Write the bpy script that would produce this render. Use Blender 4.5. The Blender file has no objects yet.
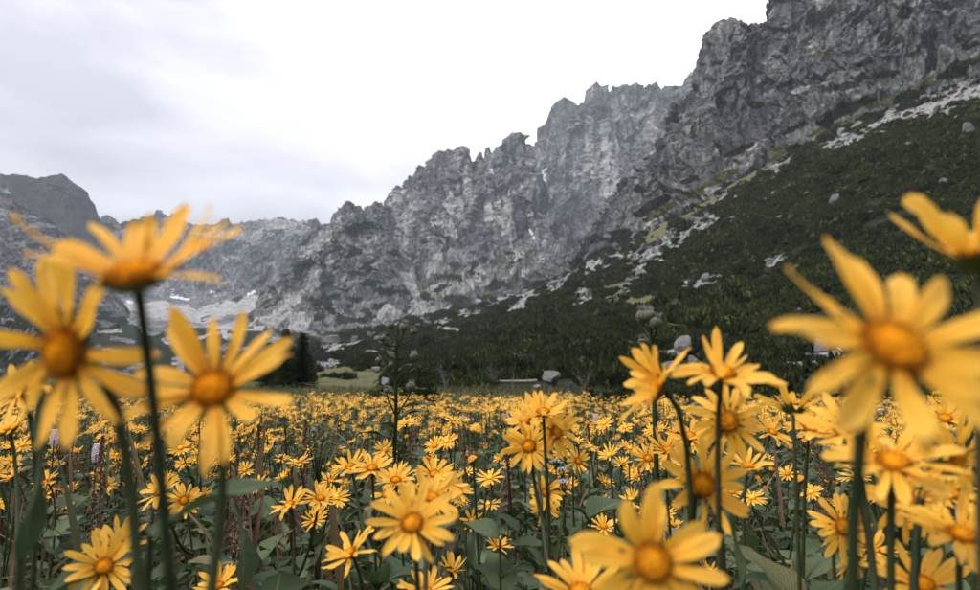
import bpy, math, random
import numpy as np
from mathutils import Vector, Matrix, Quaternion

random.seed(7)
RNG = np.random.default_rng(11)
SC = bpy.context.scene
COL = SC.collection

# ------------------------------------------------------------------ camera
F = 653.3                       # focal length in photo pixels (photo is 980 x 590)
PITCH = math.radians(7.0)
CAM = np.array([0.0, 0.0, 1.0])
cam_data = bpy.data.cameras.new('camera')
cam_data.sensor_width = 36.0
cam_data.lens = 24.0
cam_data.clip_start = 0.01
cam_data.clip_end = 30000
cam_data.dof.use_dof = True
cam_data.dof.focus_distance = 1.7
cam_data.dof.aperture_fstop = 6.3
cam = bpy.data.objects.new('camera', cam_data)
COL.objects.link(cam)
cam.location = CAM
cam.rotation_euler = (math.radians(90) + PITCH, 0, 0)
SC.camera = cam

FWD = np.array([0, math.cos(PITCH), math.sin(PITCH)])
UPV = np.array([0, -math.sin(PITCH), math.cos(PITCH)])
RGT = np.array([1.0, 0, 0])


def P(px, py, dep):
    """a point seen at photo pixel (px, py), dep metres into the scene"""
    return CAM + dep * (FWD + (px - 490) / F * RGT - (py - 295) / F * UPV)


def PA(px, py, dep):
    px, py, dep = [np.asarray(a, float)[..., None] for a in (px, py, dep)]
    return CAM + dep * (FWD + (px - 490) / F * RGT - (py - 295) / F * UPV)


def project(v):
    d = v - CAM
    z = d @ FWD
    z = np.where(np.abs(z) < 1e-6, 1e-6, z)
    return 490 + F * (d @ RGT) / z, 295 - F * (d @ UPV) / z


# ------------------------------------------------------------------ world, sun, exposure
SUN_AZ, SUN_EL = math.radians(-112), math.radians(48)      # azimuth measured from +Y to the right
sun_dir = Vector((math.sin(SUN_AZ) * math.cos(SUN_EL), math.cos(SUN_AZ) * math.cos(SUN_EL), math.sin(SUN_EL)))
world = bpy.data.worlds.new('World')
SC.world = world
world.use_nodes = True
wt = world.node_tree
wt.nodes.clear()


def N(tree, typ, ins=None, **kw):
    n = tree.nodes.new(typ)
    for k, v in kw.items():
        setattr(n, k, v)
    for k, v in (ins or {}).items():
        s = n.inputs[k]
        if isinstance(v, bpy.types.NodeSocket):
            tree.links.new(v, s)
        else:
            s.default_value = v
    return n


def ramp(tree, fac, stops, interp='LINEAR'):
    n = tree.nodes.new('ShaderNodeValToRGB')
    n.color_ramp.interpolation = interp
    el = n.color_ramp.elements
    while len(el) < len(stops):
        el.new(0.5)
    for e, (p, c) in zip(el, stops):
        e.position = p
        e.color = (*c, 1) if len(c) == 3 else c
    tree.links.new(fac, n.inputs[0])
    return n.outputs[0]


def mixc(tree, fac, a, b, blend='MIX'):
    n = tree.nodes.new('ShaderNodeMix')
    n.data_type = 'RGBA'
    n.blend_type = blend
    for s, v in ((n.inputs[0], fac), (n.inputs[6], a), (n.inputs[7], b)):
        if isinstance(v, bpy.types.NodeSocket):
            tree.links.new(v, s)
        elif isinstance(v, (int, float)):
            s.default_value = v
        else:
            s.default_value = (*v, 1)
    return n.outputs[2]


def math_(tree, op, a, b=None, clamp=False):
    n = tree.nodes.new('ShaderNodeMath')
    n.operation = op
    n.use_clamp = clamp
    for s, v in zip(n.inputs, (a, b)):
        if v is None:
            continue
        if isinstance(v, bpy.types.NodeSocket):
            tree.links.new(v, s)
        else:
            s.default_value = v
    return n.outputs[0]


# overcast: a layer of cloud over a Nishita sky, thin and bright in a broad patch ahead, away from the sun
tc = N(wt, 'ShaderNodeTexCoord')
sky = N(wt, 'ShaderNodeTexSky', sky_type='NISHITA', sun_disc=False, sun_elevation=SUN_EL, sun_rotation=SUN_AZ)
skyb = N(wt, 'ShaderNodeVectorMath', {0: sky.outputs[0], 1: (0.1, 0.1, 0.1)}, operation='MULTIPLY')
mp = N(wt, 'ShaderNodeMapping', {'Vector': tc.outputs['Generated'], 'Location': (0.35, 0.2, 0.1), 'Scale': (1.0, 1.0, 2.6)})
nz = N(wt, 'ShaderNodeTexNoise', {'Vector': mp.outputs[0], 'Scale': 2.3, 'Detail': 5.0, 'Roughness': 0.5, 'Distortion': 0.25})
dt = N(wt, 'ShaderNodeVectorMath', {0: tc.outputs['Generated'], 1: (0.22, 0.72, 0.66)}, operation='DOT_PRODUCT')
glow = N(wt, 'ShaderNodeMapRange', {0: dt.outputs['Value'], 1: 0.71, 2: 1.03, 3: 0.05, 4: 1.0}, interpolation_type='SMOOTHSTEP')
nn = N(wt, 'ShaderNodeMapRange', {0: nz.outputs[0], 1: 0.3, 2: 0.7, 3: -0.5, 4: 0.5})
lv = math_(wt, 'MULTIPLY_ADD', nn.outputs[0], 0.7)
wt.links.new(glow.outputs[0], lv.node.inputs[2])
cloud = ramp(wt, lv, [(0.0, (0.132, 0.129, 0.145)), (0.22, (0.188, 0.185, 0.202)), (0.45, (0.25, 0.247, 0.262)), (0.7, (0.34, 0.339, 0.346)), (1.0, (0.46, 0.46, 0.46))])
sep = N(wt, 'ShaderNodeSeparateXYZ', {0: tc.outputs['Generated']})
zen = N(wt, 'ShaderNodeMapRange', {0: sep.outputs[2], 1: 0.0, 2: 1.0, 3: 0.68, 4: 3.6})      # overcast sky: the zenith outshines the horizon
cloud = mixc(wt, 1.0, cloud, zen.outputs[0], 'MULTIPLY')
wc = mixc(wt, 0.975, skyb.outputs[0], cloud)
bg = N(wt, 'ShaderNodeBackground', {'Color': wc, 'Strength': 1.0})
wo = N(wt, 'ShaderNodeOutputWorld', {'Surface': bg.outputs[0]})

sl = bpy.data.lights.new('sun', 'SUN')
sl.energy = 1.5
sl.angle = math.radians(14)
sl.color = (1.0, 0.96, 0.89)
so = bpy.data.objects.new('sun', sl)
COL.objects.link(so)
so.rotation_euler = sun_dir.to_track_quat('Z', 'Y').to_euler()
so.location = (0, 0, 60)

SC.view_settings.view_transform = 'Standard'
SC.view_settings.look = 'None'
SC.view_settings.exposure = 1.6
SC.view_settings.gamma = 1.0
SC.view_settings.use_curve_mapping = False
SC.cycles.use_denoising = True
SC.cycles.max_bounces = 6
SC.cycles.diffuse_bounces = 3
SC.cycles.transmission_bounces = 4
SC.cycles.volume_bounces = 1


# ------------------------------------------------------------------ numpy noise
def _hash(ix, iy, iz, s):
    h = (ix * 374761393 + iy * 668265263 + iz * 2147483647 + s * 974634777) & 0xFFFFFFFF
    h = ((h ^ (h >> 13)) * 1274126177) & 0xFFFFFFFF
    h = ((h ^ (h >> 16)) * 2246822519) & 0xFFFFFFFF
    return (h ^ (h >> 15)) & 0xFFFFFFFF


def perlin(p, seed=0):
    """value-gradient noise, about -1..1"""
    i = np.floor(p).astype(np.int64)
    f = (p - i).astype(np.float32)
    u = f * f * f * (f * (f * 6 - 15) + 10)
    out = 0
    for dx in (0, 1):
        wx = u[:, 0] if dx else 1 - u[:, 0]
        for dy in (0, 1):
            wy = u[:, 1] if dy else 1 - u[:, 1]
            for dz in (0, 1):
                wz = u[:, 2] if dz else 1 - u[:, 2]
                h = _hash(i[:, 0] + dx, i[:, 1] + dy, i[:, 2] + dz, seed)
                gx = (h & 1023).astype(np.float32) / 511.5 - 1
                gy = ((h >> 10) & 1023).astype(np.float32) / 511.5 - 1
                gz = ((h >> 20) & 1023).astype(np.float32) / 511.5 - 1
                out = out + wx * wy * wz * (gx * (f[:, 0] - dx) + gy * (f[:, 1] - dy) + gz * (f[:, 2] - dz))
    return out * 1.35


def fbm(p, oct=5, lac=2.03, gain=0.5, seed=0):
    a, s = 1.0, 0
    for k in range(oct):
        s = s + a * perlin(p, seed + k)
        p = p * lac + 17.3
        a *= gain
    return s


def ridged(p, oct=5, lac=2.1, gain=0.52, seed=0):
    a, s, w = 1.0, 0, 1.0
    for k in range(oct):
        n = (1 - np.abs(perlin(p, seed + k)) * 1.5) ** 2
        s = s + a * n * w
        w = np.clip(n * 1.2, 0, 1)
        p = p * lac + 9.1
        a *= gain
    return s


def facets(p, seed=0):
    """angular blocks: every cell is a tilted plane"""
    i = np.floor(p).astype(np.int64)
    best = np.full(len(p), 9.0, np.float32)
    val = np.zeros(len(p), np.float32)
    pf = p.astype(np.float32)
    for dx in (-1, 0, 1):
        for dy in (-1, 0, 1):
            for dz in (-1, 0, 1):
                c = i + (dx, dy, dz)
                h = _hash(c[:, 0], c[:, 1], c[:, 2], seed)
                h2 = _hash(c[:, 0], c[:, 1], c[:, 2], seed + 77)
                q = [pf[:, k] - c[:, k] - (((h >> (10 * k)) & 1023).astype(np.float32) / 1023) for k in range(3)]
                d = q[0] ** 2 + q[1] ** 2 + q[2] ** 2
                g = [(((h2 >> (10 * k)) & 1023).astype(np.float32) / 511.5 - 1) for k in range(3)]
                v = g[0] * q[0] + g[1] * q[1] + g[2] * q[2] + ((h2 >> 7) & 255).astype(np.float32) / 255 - 0.5
                m = d < best
                best = np.where(m, d, best)
                val = np.where(m, v, val)
    return val


def sstep(a, b, x):
    t = np.clip((x - a) / (b - a), 0, 1)
    return t * t * (3 - 2 * t)


# ------------------------------------------------------------------ mesh helpers
def mesh_np(name, verts, faces, mats=(), midx=None, smooth=False):
    """faces: array (n,3) or (n,4), or a list of such arrays"""
    if not isinstance(faces, (list, tuple)):
        faces = [faces]
    faces = [np.asarray(f, np.int32) for f in faces if len(f)]
    me = bpy.data.meshes.new(name)
    verts = np.asarray(verts, np.float32)
    me.vertices.add(len(verts))
    me.vertices.foreach_set('co', verts.ravel())
    loops = np.concatenate([f.ravel() for f in faces])
    sizes = np.concatenate([np.full(len(f), f.shape[1], np.int32) for f in faces])
    starts = np.concatenate([[0], np.cumsum(sizes)[:-1]]).astype(np.int32)
    me.loops.add(len(loops))
    me.loops.foreach_set('vertex_index', loops)
    me.polygons.add(len(sizes))
    me.polygons.foreach_set('loop_start', starts)
    me.polygons.foreach_set('loop_total', sizes)
    for m in mats:
        me.materials.append(m)
    if midx is not None:
        me.polygons.foreach_set('material_index', np.asarray(midx, np.int32))
    me.update(calc_edges=True)
    me.validate()
    me.polygons.foreach_set('use_smooth', np.full(len(me.polygons), smooth))
    return me


class Geo:
    """collects shapes into one mesh"""
    def __init__(self):
        self.v, self.q, self.t, self.qm, self.tm, self.n = [], [], [], [], [], 0

    def add(self, v, f, m=0):
        v = np.asarray(v, float).reshape(-1, 3)
        f = np.asarray(f, int)
        self.v.append(v)
        if f.shape[1] == 4:
            self.q.append(f + self.n); self.qm.append(np.full(len(f), m))
        else:
            self.t.append(f + self.n); self.tm.append(np.full(len(f), m))
        self.n += len(v)
        return self

    def arrays(self):
        v = np.concatenate(self.v)
        fs, ms = [], []
        if self.q:
            fs.append(np.concatenate(self.q)); ms.append(np.concatenate(self.qm))
        if self.t:
            fs.append(np.concatenate(self.t)); ms.append(np.concatenate(self.tm))
        return v, fs, ms

    def mesh(self, name, mats, smooth=True):
        v, fs, ms = self.arrays()
        return mesh_np(name, v, fs, mats, np.concatenate(ms), smooth)


def grid_faces(nu, nv, wrap=False):
    a = np.arange(nv - 1)[:, None] * nu
    u = np.arange(nu if wrap else nu - 1)[None, :]
    u2 = (u + 1) % nu
    return np.stack([a + u, a + u2, a + nu + u2, a + nu + u], -1).reshape(-1, 4)


def tube(pts, rad, sides=6):
    pts = np.asarray(pts, float)
    n = len(pts)
    rad = np.broadcast_to(np.asarray(rad, float), (n,))
    t = np.gradient(pts, axis=0)
    t /= np.linalg.norm(t, axis=1)[:, None] + 1e-12
    ref = np.array([1.0, 0, 0]) if abs(t[0][0]) < 0.8 else np.array([0, 1.0, 0])
    a = np.cross(t, ref); a /= np.linalg.norm(a, axis=1)[:, None] + 1e-12
    b = np.cross(t, a)
    an = np.linspace(0, 2 * math.pi, sides, endpoint=False)
    v = pts[:, None] + rad[:, None, None] * (np.cos(an)[None, :, None] * a[:, None] + np.sin(an)[None, :, None] * b[:, None])
    return v.reshape(-1, 3), grid_faces(sides, n, True)


def bezier(p0, p1, p2, p3, n):
    t = np.linspace(0, 1, n)[:, None]
    return (1 - t) ** 3 * p0 + 3 * (1 - t) ** 2 * t * p1 + 3 * (1 - t) * t ** 2 * p2 + t ** 3 * p3


def rot_to(normal, spin=0.0):
    q = Vector((0, 0, 1)).rotation_difference(Vector(normal).normalized())
    return np.array((q.to_matrix() @ Matrix.Rotation(spin, 3, 'Z')))


def bake(tv, mats3, locs):
    """template verts (n,3), rotation*scale (k,3,3), locations (k,3) -> (k*n,3)"""
    return (np.einsum('kij,nj->kni', mats3, tv) + locs[:, None]).reshape(-1, 3)


def bake_faces(tf, k, n):
    return (tf[None] + (np.arange(k) * n)[:, None, None]).reshape(-1, tf.shape[1])


def obj(name, me, parent=None, loc=None, rot=None, scale=None):
    o = bpy.data.objects.new(name, me)
    COL.objects.link(o)
    if parent is not None:
        o.parent = parent
    if loc is not None:
        o.location = loc
    if rot is not None:
        o.rotation_euler = Matrix(np.asarray(rot).tolist()).to_euler() if np.ndim(rot) == 2 else rot
    if scale is not None:
        o.scale = (scale,) * 3 if np.isscalar(scale) else scale
    return o


def tag(o, label, cat, group=None):
    o['label'] = label
    o['category'] = cat
    if group:
        o['group'] = group
    return o


def struct(o, kind='structure', label=None):
    o['kind'] = kind
    if label:
        o['label'] = label
    return o


# ------------------------------------------------------------------ materials
def new_mat(name):
    m = bpy.data.materials.new(name)
    m.use_nodes = True
    m.node_tree.nodes.clear()
    return m, m.node_tree


def out_bsdf(t, col, rough=0.8, bump=None, bstr=0.3, bdist=0.1, spec=0.3, trans=0.0, tcol=None):
    ins = {'Base Color': col if isinstance(col, bpy.types.NodeSocket) else (*col, 1), 'Roughness': rough, 'Specular IOR Level': spec}
    b = N(t, 'ShaderNodeBsdfPrincipled', ins)
    if bump is not None:
        bn = N(t, 'ShaderNodeBump', {'Height': bump, 'Strength': bstr, 'Distance': bdist})
        t.links.new(bn.outputs[0], b.inputs['Normal'])
    sh = b.outputs[0]
    if trans:
        tr = N(t, 'ShaderNodeBsdfTranslucent')
        tc_ = tcol if tcol is not None else col
        if isinstance(tc_, bpy.types.NodeSocket):
            t.links.new(tc_, tr.inputs[0])
        else:
            tr.inputs[0].default_value = (*tc_, 1)
        mx = N(t, 'ShaderNodeMixShader', {0: trans, 1: sh, 2: tr.outputs[0]})
        sh = mx.outputs[0]
    N(t, 'ShaderNodeOutputMaterial', {'Surface': sh})


def attr(t, name):
    return N(t, 'ShaderNodeAttribute', attribute_name=name).outputs['Fac']


def noise(t, vec, scale, detail=5.0, rough=0.6, dist=0.0):
    return N(t, 'ShaderNodeTexNoise', {'Vector': vec, 'Scale': scale, 'Detail': detail, 'Roughness': rough, 'Distortion': dist}).outputs[0]


def rock_material(name, s, dark=(0.042, 0.044, 0.050), mid=(0.152, 0.155, 0.164), light=(0.37, 0.372, 0.376), bd=1.0, sg=1.35):
    """granite face; s = size of the main blocks in metres"""
    m, t = new_mat(name)
    geo = N(t, 'ShaderNodeNewGeometry')
    pos = geo.outputs['Position']
    st = N(t, 'ShaderNodeMapping', {'Vector': pos, 'Rotation': (0.12, 0.3, 0.2), 'Scale': (1.0, 1.0, 0.24)}).outputs[0]
    n1 = noise(t, pos, 0.25 / s, 6, 0.62)
    n2 = noise(t, st, 1.4 / s, 8, 0.68)
    n3 = noise(t, pos, 6.0 / s, 4, 0.6)
    nm = noise(t, pos, 0.7 / s, 5, 0.65)
    base = ramp(t, n2, [(0.36, dark), (0.46, mid), (0.55, mid), (0.66, light)])
    tint = ramp(t, n1, [(0.36, (0.5, 0.51, 0.54)), (0.5, (0.95, 0.95, 0.95)), (0.63, (1.5, 1.47, 1.4))])
    base = mixc(t, 0.85, base, tint, 'MULTIPLY')
    g3 = ramp(t, n3, [(0.34, (0.5, 0.5, 0.52)), (0.66, (1.4, 1.4, 1.37))])
    base = mixc(t, 0.7, base, g3, 'MULTIPLY')
    vo = N(t, 'ShaderNodeTexVoronoi', {'Vector': st, 'Scale': 0.8 / s, 'Randomness': 1.0}, feature='DISTANCE_TO_EDGE').outputs['Distance']
    crack = ramp(t, vo, [(0.0, (0.52, 0.52, 0.54)), (0.07, (1, 1, 1))])
    base = mixc(t, 0.55, base, crack, 'MULTIPLY')
    # scree, grass, dwarf pine and snow where the ground carries them
    sc_n = noise(t, pos, 1.6 / s, 7, 0.78)
    scree_c = ramp(t, sc_n, [(p_, tuple(min(c_ * sg, 0.55) for c_ in q_)) for p_, q_ in ((0.34, (0.10, 0.10, 0.10)), (0.45, (0.205, 0.204, 0.203)), (0.56, (0.275, 0.273, 0.269)), (0.70, (0.36, 0.356, 0.35)))])
    edge = math_(t, 'MULTIPLY_ADD', n3, 0.7)
    edge.node.inputs[2].default_value = -0.35
    e2 = math_(t, 'MULTIPLY_ADD', nm, 1.5)
    e2.node.inputs[2].default_value = -0.75
    edge = math_(t, 'ADD', edge, e2)

    def mask(nm, lo=0.4, hi=0.6):
        a = math_(t, 'ADD', attr(t, nm), edge)
        return N(t, 'ShaderNodeMapRange', {0: a, 1: lo, 2: hi}, interpolation_type='SMOOTHSTEP').outputs[0]
    base = mixc(t, mask('scree'), base, scree_c)
    grass_c = ramp(t, n3, [(0.3, (0.045, 0.048, 0.022)), (0.7, (0.135, 0.125, 0.062))])
    base = mixc(t, mask('grass'), base, grass_c)
    pine_c = ramp(t, n3, [(0.3, (0.008, 0.013, 0.008)), (0.7, (0.028, 0.036, 0.018))])
    base = mixc(t, mask('pine'), base, pine_c)
    base = mixc(t, mask('snow'), base, (0.62, 0.64, 0.67))
    h = math_(t, 'ADD', math_(t, 'MULTIPLY', n2, 1.0), math_(t, 'MULTIPLY', n3, 0.35))
    out_bsdf(t, base, 0.95, h, 0.8, bd * s, spec=0.05)
    return m


M_rock_near = rock_material('rock_near', 9.0)
PALE = dict(dark=(0.045, 0.048, 0.054), mid=(0.160, 0.164, 0.172), light=(0.38, 0.382, 0.385))
M_rock_mid = rock_material('rock_mid', 24.0, bd=0.8, **PALE)
M_rock_far = rock_material('rock_far', 30.0, bd=0.8, **PALE)
M_hill = rock_material('hillside', 3.0, dark=(0.007, 0.010, 0.006), mid=(0.013, 0.017, 0.009), light=(0.024, 0.028, 0.015), bd=0.3, sg=0.8)


def simple_mat(name, c0, c1, scale=20.0, rough=0.8, bstr=0.3, bdist=0.01, trans=0.0, island=False, spec=0.3, c2=None, obj_rand=False):
    m, t = new_mat(name)
    co = N(t, 'ShaderNodeTexCoord').outputs['Object']
    n = noise(t, co, scale, 5, 0.6)
    stops = [(0.32, c0), (0.68, c1)]
    col = ramp(t, n, stops)
    if island or obj_rand:
        r = N(t, 'ShaderNodeNewGeometry').outputs['Random Per Island'] if island else N(t, 'ShaderNodeObjectInfo').outputs['Random']
        v = ramp(t, r, [(0.0, c0), (0.55, c1), (1.0, c2 if c2 else c1)])
        col = mixc(t, 0.65, col, v)
    out_bsdf(t, col, rough, n, bstr, bdist, spec, trans)
    return m


def petal_material():
    m, t = new_mat('petal_yellow')
    uv = N(t, 'ShaderNodeAttribute', attribute_name='pet').outputs['Vector']
    x = N(t, 'ShaderNodeSeparateXYZ', {0: uv}).outputs
    rnd = N(t, 'ShaderNodeObjectInfo').outputs['Random']
    along = ramp(t, x[0], [(0.0, (0.88, 0.37, 0.014)), (0.3, (0.95, 0.51, 0.040)), (1.0, (0.965, 0.585, 0.090))])
    v = ramp(t, rnd, [(0.0, (0.88, 0.84, 0.7)), (1.0, (1.05, 1.05, 1.2))])
    col = mixc(t, 0.8, along, v, 'MULTIPLY')
    st = N(t, 'ShaderNodeMapping', {'Vector': uv, 'Scale': (2.0, 34.0, 1.0)}).outputs[0]
    n = noise(t, st, 1.0, 3, 0.5)
    vein = ramp(t, n, [(0.35, (0.80, 0.70, 0.5)), (0.62, (1.04, 1.06, 1.2))])
    col = mixc(t, 0.6, col, vein, 'MULTIPLY')
    out_bsdf(t, col, 0.55, n, 0.25, 0.02, 0.25, 0.45)
    return m


M_petal = petal_material()


def disc_material():
    m, t = new_mat('disc_orange')
    a = attr(t, 'rad')
    n = noise(t, N(t, 'ShaderNodeTexCoord').outputs['Object'], 22, 3, 0.6)
    col = ramp(t, a, [(0.0, (0.80, 0.40, 0.022)), (0.55, (0.74, 0.31, 0.014)), (0.78, (0.42, 0.15, 0.012)), (1.0, (0.20, 0.07, 0.012))])
    v = ramp(t, N(t, 'ShaderNodeNewGeometry').outputs['Random Per Island'], [(0.0, (0.55, 0.45, 0.4)), (0.6, (1.1, 1.1, 1.0)), (1.0, (1.35, 1.5, 1.6))])
    col = mixc(t, 0.9, col, v, 'MULTIPLY')
    out_bsdf(t, col, 0.95, n, 0.2, 0.02, 0.0)
    return m


M_disc = disc_material()
M_stem = simple_mat('stem_green', (0.012, 0.021, 0.008), (0.032, 0.044, 0.016), 40, 0.7, trans=0.08, obj_rand=True, c2=(0.05, 0.042, 0.02), spec=0.15)
M_leaf = simple_mat('leaf_green', (0.022, 0.042, 0.017), (0.050, 0.082, 0.034), 25, 0.55, trans=0.25, obj_rand=True, c2=(0.072, 0.10, 0.045), spec=0.22)
def leaf_material():
    m, t = new_mat('leaf_veined')
    uv = N(t, 'ShaderNodeAttribute', attribute_name='pet').outputs['Vector']
    x = N(t, 'ShaderNodeSeparateXYZ', {0: uv}).outputs
    rnd = N(t, 'ShaderNodeObjectInfo').outputs['Random']
    co = N(t, 'ShaderNodeTexCoord').outputs['Object']
    n = noise(t, co, 9, 5, 0.6)
    col = ramp(t, n, [(0.3, (0.018, 0.034, 0.012)), (0.7, (0.042, 0.068, 0.025))])
    col = mixc(t, 0.6, col, ramp(t, rnd, [(0.0, (0.024, 0.042, 0.018)), (0.7, (0.060, 0.092, 0.038)), (0.95, (0.085, 0.105, 0.045)), (1.0, (0.13, 0.11, 0.04))]))
    off = math_(t, 'ABSOLUTE', math_(t, 'SUBTRACT', x[1], 0.5))
    ang = math_(t, 'SUBTRACT', math_(t, 'MULTIPLY', x[0], 55.0), math_(t, 'MULTIPLY', off, 40.0))
    side = math_(t, 'POWER', math_(t, 'ABSOLUTE', math_(t, 'SINE', ang)), 10.0)
    rib = N(t, 'ShaderNodeMapRange', {0: off, 1: 0.0, 2: 0.055, 3: 1.0, 4: 0.0}).outputs[0]
    vein = math_(t, 'MAXIMUM', rib, math_(t, 'MULTIPLY', side, 0.4))
    col = mixc(t, math_(t, 'MULTIPLY', vein, 0.55), col, (0.13, 0.17, 0.085))
    h = math_(t, 'SUBTRACT', math_(t, 'MULTIPLY', n, 0.5), vein)
    out_bsdf(t, col, 0.55, h, 0.4, 0.03, 0.22, 0.25)
    return m


M_leafv = leaf_material()
M_bract = simple_mat('bract_green', (0.045, 0.07, 0.02), (0.10, 0.13, 0.04), 30, 0.6, trans=0.15)


def stuff_leaf_material(name, stops, trans=0.3):
    m, t = new_mat(name)
    g = N(t, 'ShaderNodeNewGeometry')
    col = ramp(t, g.outputs['Random Per Island'], stops)
    n = noise(t, g.outputs['Position'], 60, 3, 0.5)
    col = mixc(t, 0.5, col, ramp(t, n, [(0.3, (0.7, 0.7, 0.7)), (0.7, (1.2, 1.2, 1.2))]), 'MULTIPLY')
    big = noise(t, g.outputs['Position'], 1.3, 3, 0.5)
    col = mixc(t, 0.5, col, ramp(t, big, [(0.35, (0.75, 0.8, 0.7)), (0.65, (1.25, 1.15, 1.1))]), 'MULTIPLY')
    out_bsdf(t, col, 0.55, n, 0.3, 0.003, 0.2, trans)
    return m


M_under = stuff_leaf_material('undergrowth_leaf', [(0.0, (0.012, 0.024, 0.010)), (0.4, (0.032, 0.055, 0.020)), (0.75, (0.066, 0.094, 0.040)), (0.93, (0.11, 0.135, 0.066)), (1.0, (0.14, 0.10, 0.042))])
M_grass = stuff_leaf_material('grass_blade', [(0.0, (0.035, 0.048, 0.017)), (0.5, (0.07, 0.08, 0.03)), (0.8, (0.12, 0.105, 0.048)), (1.0, (0.15, 0.10, 0.055))])
M_brown = stuff_leaf_material('dry_brown', [(0.0, (0.055, 0.030, 0.020)), (0.6, (0.13, 0.072, 0.048)), (1.0, (0.21, 0.135, 0.095))], 0.15)
M_farpetal = stuff_leaf_material('far_petal', [(0.0, (0.74, 0.36, 0.02)), (0.5, (0.90, 0.53, 0.07)), (0.85, (0.94, 0.66, 0.17)), (1.0, (0.9, 0.72, 0.36))], 0.3)
M_soil = simple_mat('soil', (0.028, 0.034, 0.015), (0.085, 0.085, 0.038), 0.9, 0.95, 0.8, 0.03, spec=0.0)
M_boulder = simple_mat('boulder_granite', (0.035, 0.035, 0.036), (0.15, 0.149, 0.147), 3.5, 0.9, 0.7, 0.06, spec=0.05, obj_rand=True, c2=(0.20, 0.198, 0.194))
M_bark = simple_mat('bark', (0.045, 0.035, 0.028), (0.11, 0.09, 0.07), 18, 0.9, 0.6, 0.02)
M_deadwood = simple_mat('dead_wood', (0.09, 0.08, 0.07), (0.22, 0.205, 0.185), 14, 0.85, 0.5, 0.02)
M_white = simple_mat('white_petal', (0.40, 0.39, 0.39), (0.62, 0.61, 0.60), 60, 0.6, trans=0.2)
M_pink = simple_mat('pink_floret', (0.50, 0.38, 0.45), (0.80, 0.72, 0.76), 90, 0.6, trans=0.2)
M_thistle = simple_mat('thistle_bristle', (0.10, 0.085, 0.095), (0.34, 0.31, 0.32), 60, 0.7)
M_thistle_cup = simple_mat('thistle_cup', (0.05, 0.055, 0.035), (0.13, 0.13, 0.09), 50, 0.7)
M_umbel = simple_mat('seed_umbel', (0.10, 0.11, 0.05), (0.24, 0.23, 0.12), 60, 0.7, trans=0.2)

# ------------------------------------------------------------------ terrain
def ground_z(x, y):
    """meadow floor: falls a little away from the path, then rolls"""
    x = np.asarray(x, float); y = np.asarray(y, float)
    d = np.hypot(x, y)
    p = np.stack([x * 0.35, y * 0.35, np.zeros_like(x)], -1).reshape(-1, 3)
    n = perlin(p, 5).reshape(x.shape)
    return -0.024 * np.minimum(d, 15) + 0.05 * n * np.clip(d / 3, 0, 1) + 0.04 * np.clip(d - 15, 0, 14)


def gz(x, y):
    return float(ground_z(np.array([x]), np.array([y]))[0])


# one sheet of ground, rings growing with distance
rr = np.concatenate([np.linspace(0, 16, 90), np.geomspace(16.4, 4000, 60)])
th = np.linspace(0, 2 * math.pi, 180, endpoint=False)
gx, gy = rr[:, None] * np.sin(th), rr[:, None] * np.cos(th)
gverts = np.stack([gx, gy, ground_z(gx, gy)], -1).reshape(-1, 3)
ground = obj('ground', mesh_np('ground', gverts, grid_faces(180, len(rr), True), [M_soil], smooth=True))
struct(ground, label='dark soil of the meadow under the flowers')


def blobs(px, py, lst):
    """soft union of ellipses given in photo pixels: (x, y, rx, ry, degrees)"""
    m = np.zeros(len(px))
    for (x, y, rx, ry, a) in lst:
        c, s = math.cos(math.radians(a)), math.sin(math.radians(a))
        dx, dy = px - x, -(py - y)
        q = ((dx * c + dy * s) / rx) ** 2 + ((-dx * s + dy * c) / ry) ** 2
        m = np.maximum(m, np.exp(-q * 0.9))
    return m


def row(pts, px):
    a = np.array(pts, float)
    return np.interp(px, a[:, 0], a[:, 1]), np.interp(px, a[:, 0], a[:, 2])


def sheet(px0, px1, nu, rows, nvs, back=(200, 150), jag=0.0, jagf=0.05, seed=0):
    """terrain surface through profile rows (bottom to crest), then down its far side"""
    px = np.linspace(px0, px1, nu)
    R = []
    for k, r in enumerate(rows):
        y, d = row(r, px)
        if k == len(rows) - 1 and jag:
            q = np.stack([px * jagf, px * 0 + 3.3 + seed, px * 0], -1)
            y = y - jag * (ridged(q, 4, seed=seed) - 0.8)
        R.append(PA(px, y, d))
    top = R[-1]
    bk = top + np.array([0, back[0], -back[1]])
    R.append(bk)
    out = []
    nvs = list(nvs) + [12]
    for k in range(len(R) - 1):
        t = np.linspace(0, 1, nvs[k], endpoint=(k == len(R) - 2))[:, None, None]
        out.append(R[k][None] * (1 - t) + R[k + 1][None] * t)
    V = np.concatenate(out)
    return V                                  # (nv, nu, 3)


def smooth_v(V, it=6):
    for _ in range(it):
        V[1:-1] = 0.5 * V[1:-1] + 0.25 * (V[:-2] + V[2:])
    return V


def normals(V):
    du = np.gradient(V, axis=1)
    dv = np.gradient(V, axis=0)
    n = np.cross(du, dv)
    n /= np.linalg.norm(n, axis=2)[..., None] + 1e-9
    return n


def finish(name, V, mat, masks, label):
    nv, nu, _ = V.shape
    me = mesh_np(name, V.reshape(-1, 3), grid_faces(nu, nv), [mat], smooth=False)
    for k, a in masks.items():
        at = me.attributes.new(k, 'FLOAT', 'POINT')
        at.data.foreach_set('value', np.clip(a, 0, 1).astype(np.float32))
    o = obj(name, me)
    struct(o, label=label)
    return o


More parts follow.
